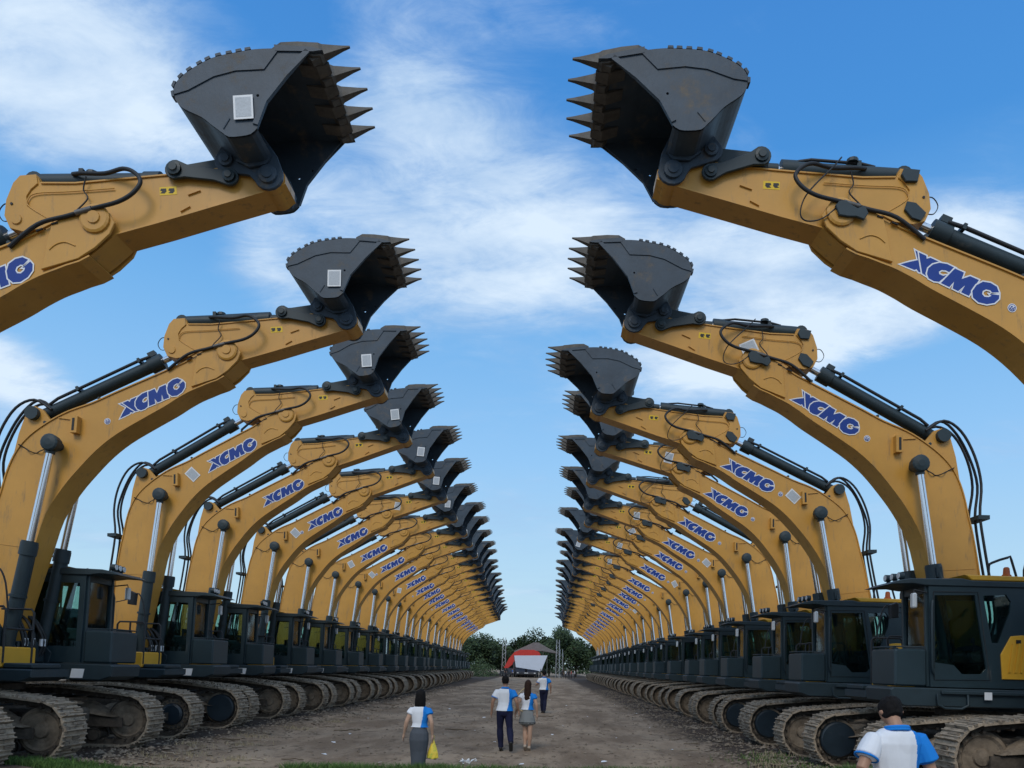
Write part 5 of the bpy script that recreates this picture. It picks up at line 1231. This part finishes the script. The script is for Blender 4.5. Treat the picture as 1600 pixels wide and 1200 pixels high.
o = link('plank', bd.mesh(), loc=(2.35, 18.9, gh(2.35, 18.9)), rot=(0, 0, .05)); tag(o, 'long pale wooden plank lying across the right side of the dirt road', 'plank')
bd = M(); bd.box(-.4, .4, -.05, .05, 0, .03, WOD)
o = link('plank', bd.mesh(), loc=(3.5, 19.2, gh(3.5, 19.2)), rot=(0, 0, .3)); tag(o, 'short pale board beside the mud at the right-hand tracks', 'plank')
def clods():
    m = M(); rnd = random.Random(8)
    for i in range(11000):
        q = rnd.random()
        if q < .42: x = rnd.gauss(5.0, .65)
        elif q < .72: x = rnd.gauss(-7.6, .6)
        elif q < .84: x = rnd.uniform(5, 10)
        else: x = rnd.uniform(-7, 5)
        y = 13.4+rnd.random()**1.7*55; s = rnd.uniform(.012, .045)*(2.0 if rnd.random() < .12 and abs(x+1) > 5 else 1)
        z = gh(x, y)+s*.2; V = []
        for d in ((1, 0, 0), (-1, 0, 0), (0, 1, 0), (0, -1, 0), (0, 0, .7), (0, 0, -.7)): V.append((x+d[0]*s*rnd.uniform(.6, 1.4), y+d[1]*s*rnd.uniform(.6, 1.4), z+d[2]*s*rnd.uniform(.6, 1.3)))
        m.add(V, [(0, 2, 4), (2, 1, 4), (1, 3, 4), (3, 0, 4), (2, 0, 5), (1, 2, 5), (3, 1, 5), (0, 3, 5)], MUD)
    o = link('mud_clods', m.mesh(recalc=False), kind='stuff'); tag(o, 'loose clods of dark soil scattered over the ground along the tracks', 'soil')
clods()
GRS = [mat('grass_green', (.06, .12, .03), .7, spec=.25, var=.3, scale=1.2), mat('grass_light', (.11, .19, .05), .7, spec=.25, var=.3, scale=1.2)]
STW = mat('dry_straw', (.33, .28, .18), .85, var=.25)
def blades(nm, n, fx, hgt, mts, seed, lab, cat):
    m = M(); rnd = random.Random(seed)
    for i in range(n):
        x, y = fx(rnd); h = hgt*rnd.uniform(.45, 1.1)*(.55 if x < -4 else 1); a = rnd.uniform(0, 3.14); w = rnd.uniform(.004, .010); l = rnd.gauss(0, .35)*h; l2 = rnd.gauss(0, .35)*h; z = gh(x, y)-.01
        c, s = math.cos(a)*w, math.sin(a)*w
        m.add([(x-c, y-s, z), (x+c, y+s, z), (x+l*.4+c*.7, y+l2*.4+s*.7, z+h*.6), (x+l, y+l2, z+h), (x+l*.4-c*.7, y+l2*.4-s*.7, z+h*.6)], [(0, 1, 2, 3, 4)], mts[rnd.random() < .35])
    o = link(nm, m.mesh(recalc=False), kind='stuff'); tag(o, lab, cat)
blades('grass_verge', 34000, lambda r: (r.uniform(-11, 5.3), 11.9+abs(r.gauss(0, .45))), .24, GRS, 3, 'strip of short green grass along the near edge of the yard', 'grass')
def tuft(r):
    c = [(-7.4, 14.9), (-7.0, 15.6), (-6.7, 17.5), (-7.2, 19.3), (-6.9, 22), (-5.9, 15.1), (-7.5, 16.6), (4.7, 15.6), (5.2, 17.2), (-6.6, 25)][r.randrange(10)]; return (c[0]+r.gauss(0, .22), c[1]+r.gauss(0, .16))
blades('dry_straw', 900, tuft, .20, [STW, STW], 5, 'tufts of dry straw growing at the foot of the tracks', 'straw')
blades('weeds', 700, lambda r: (r.gauss(4.9, .4), r.uniform(14.2, 18)), .12, GRS, 6, 'sparse green weeds on the mud beside the right-hand tracks', 'weeds')
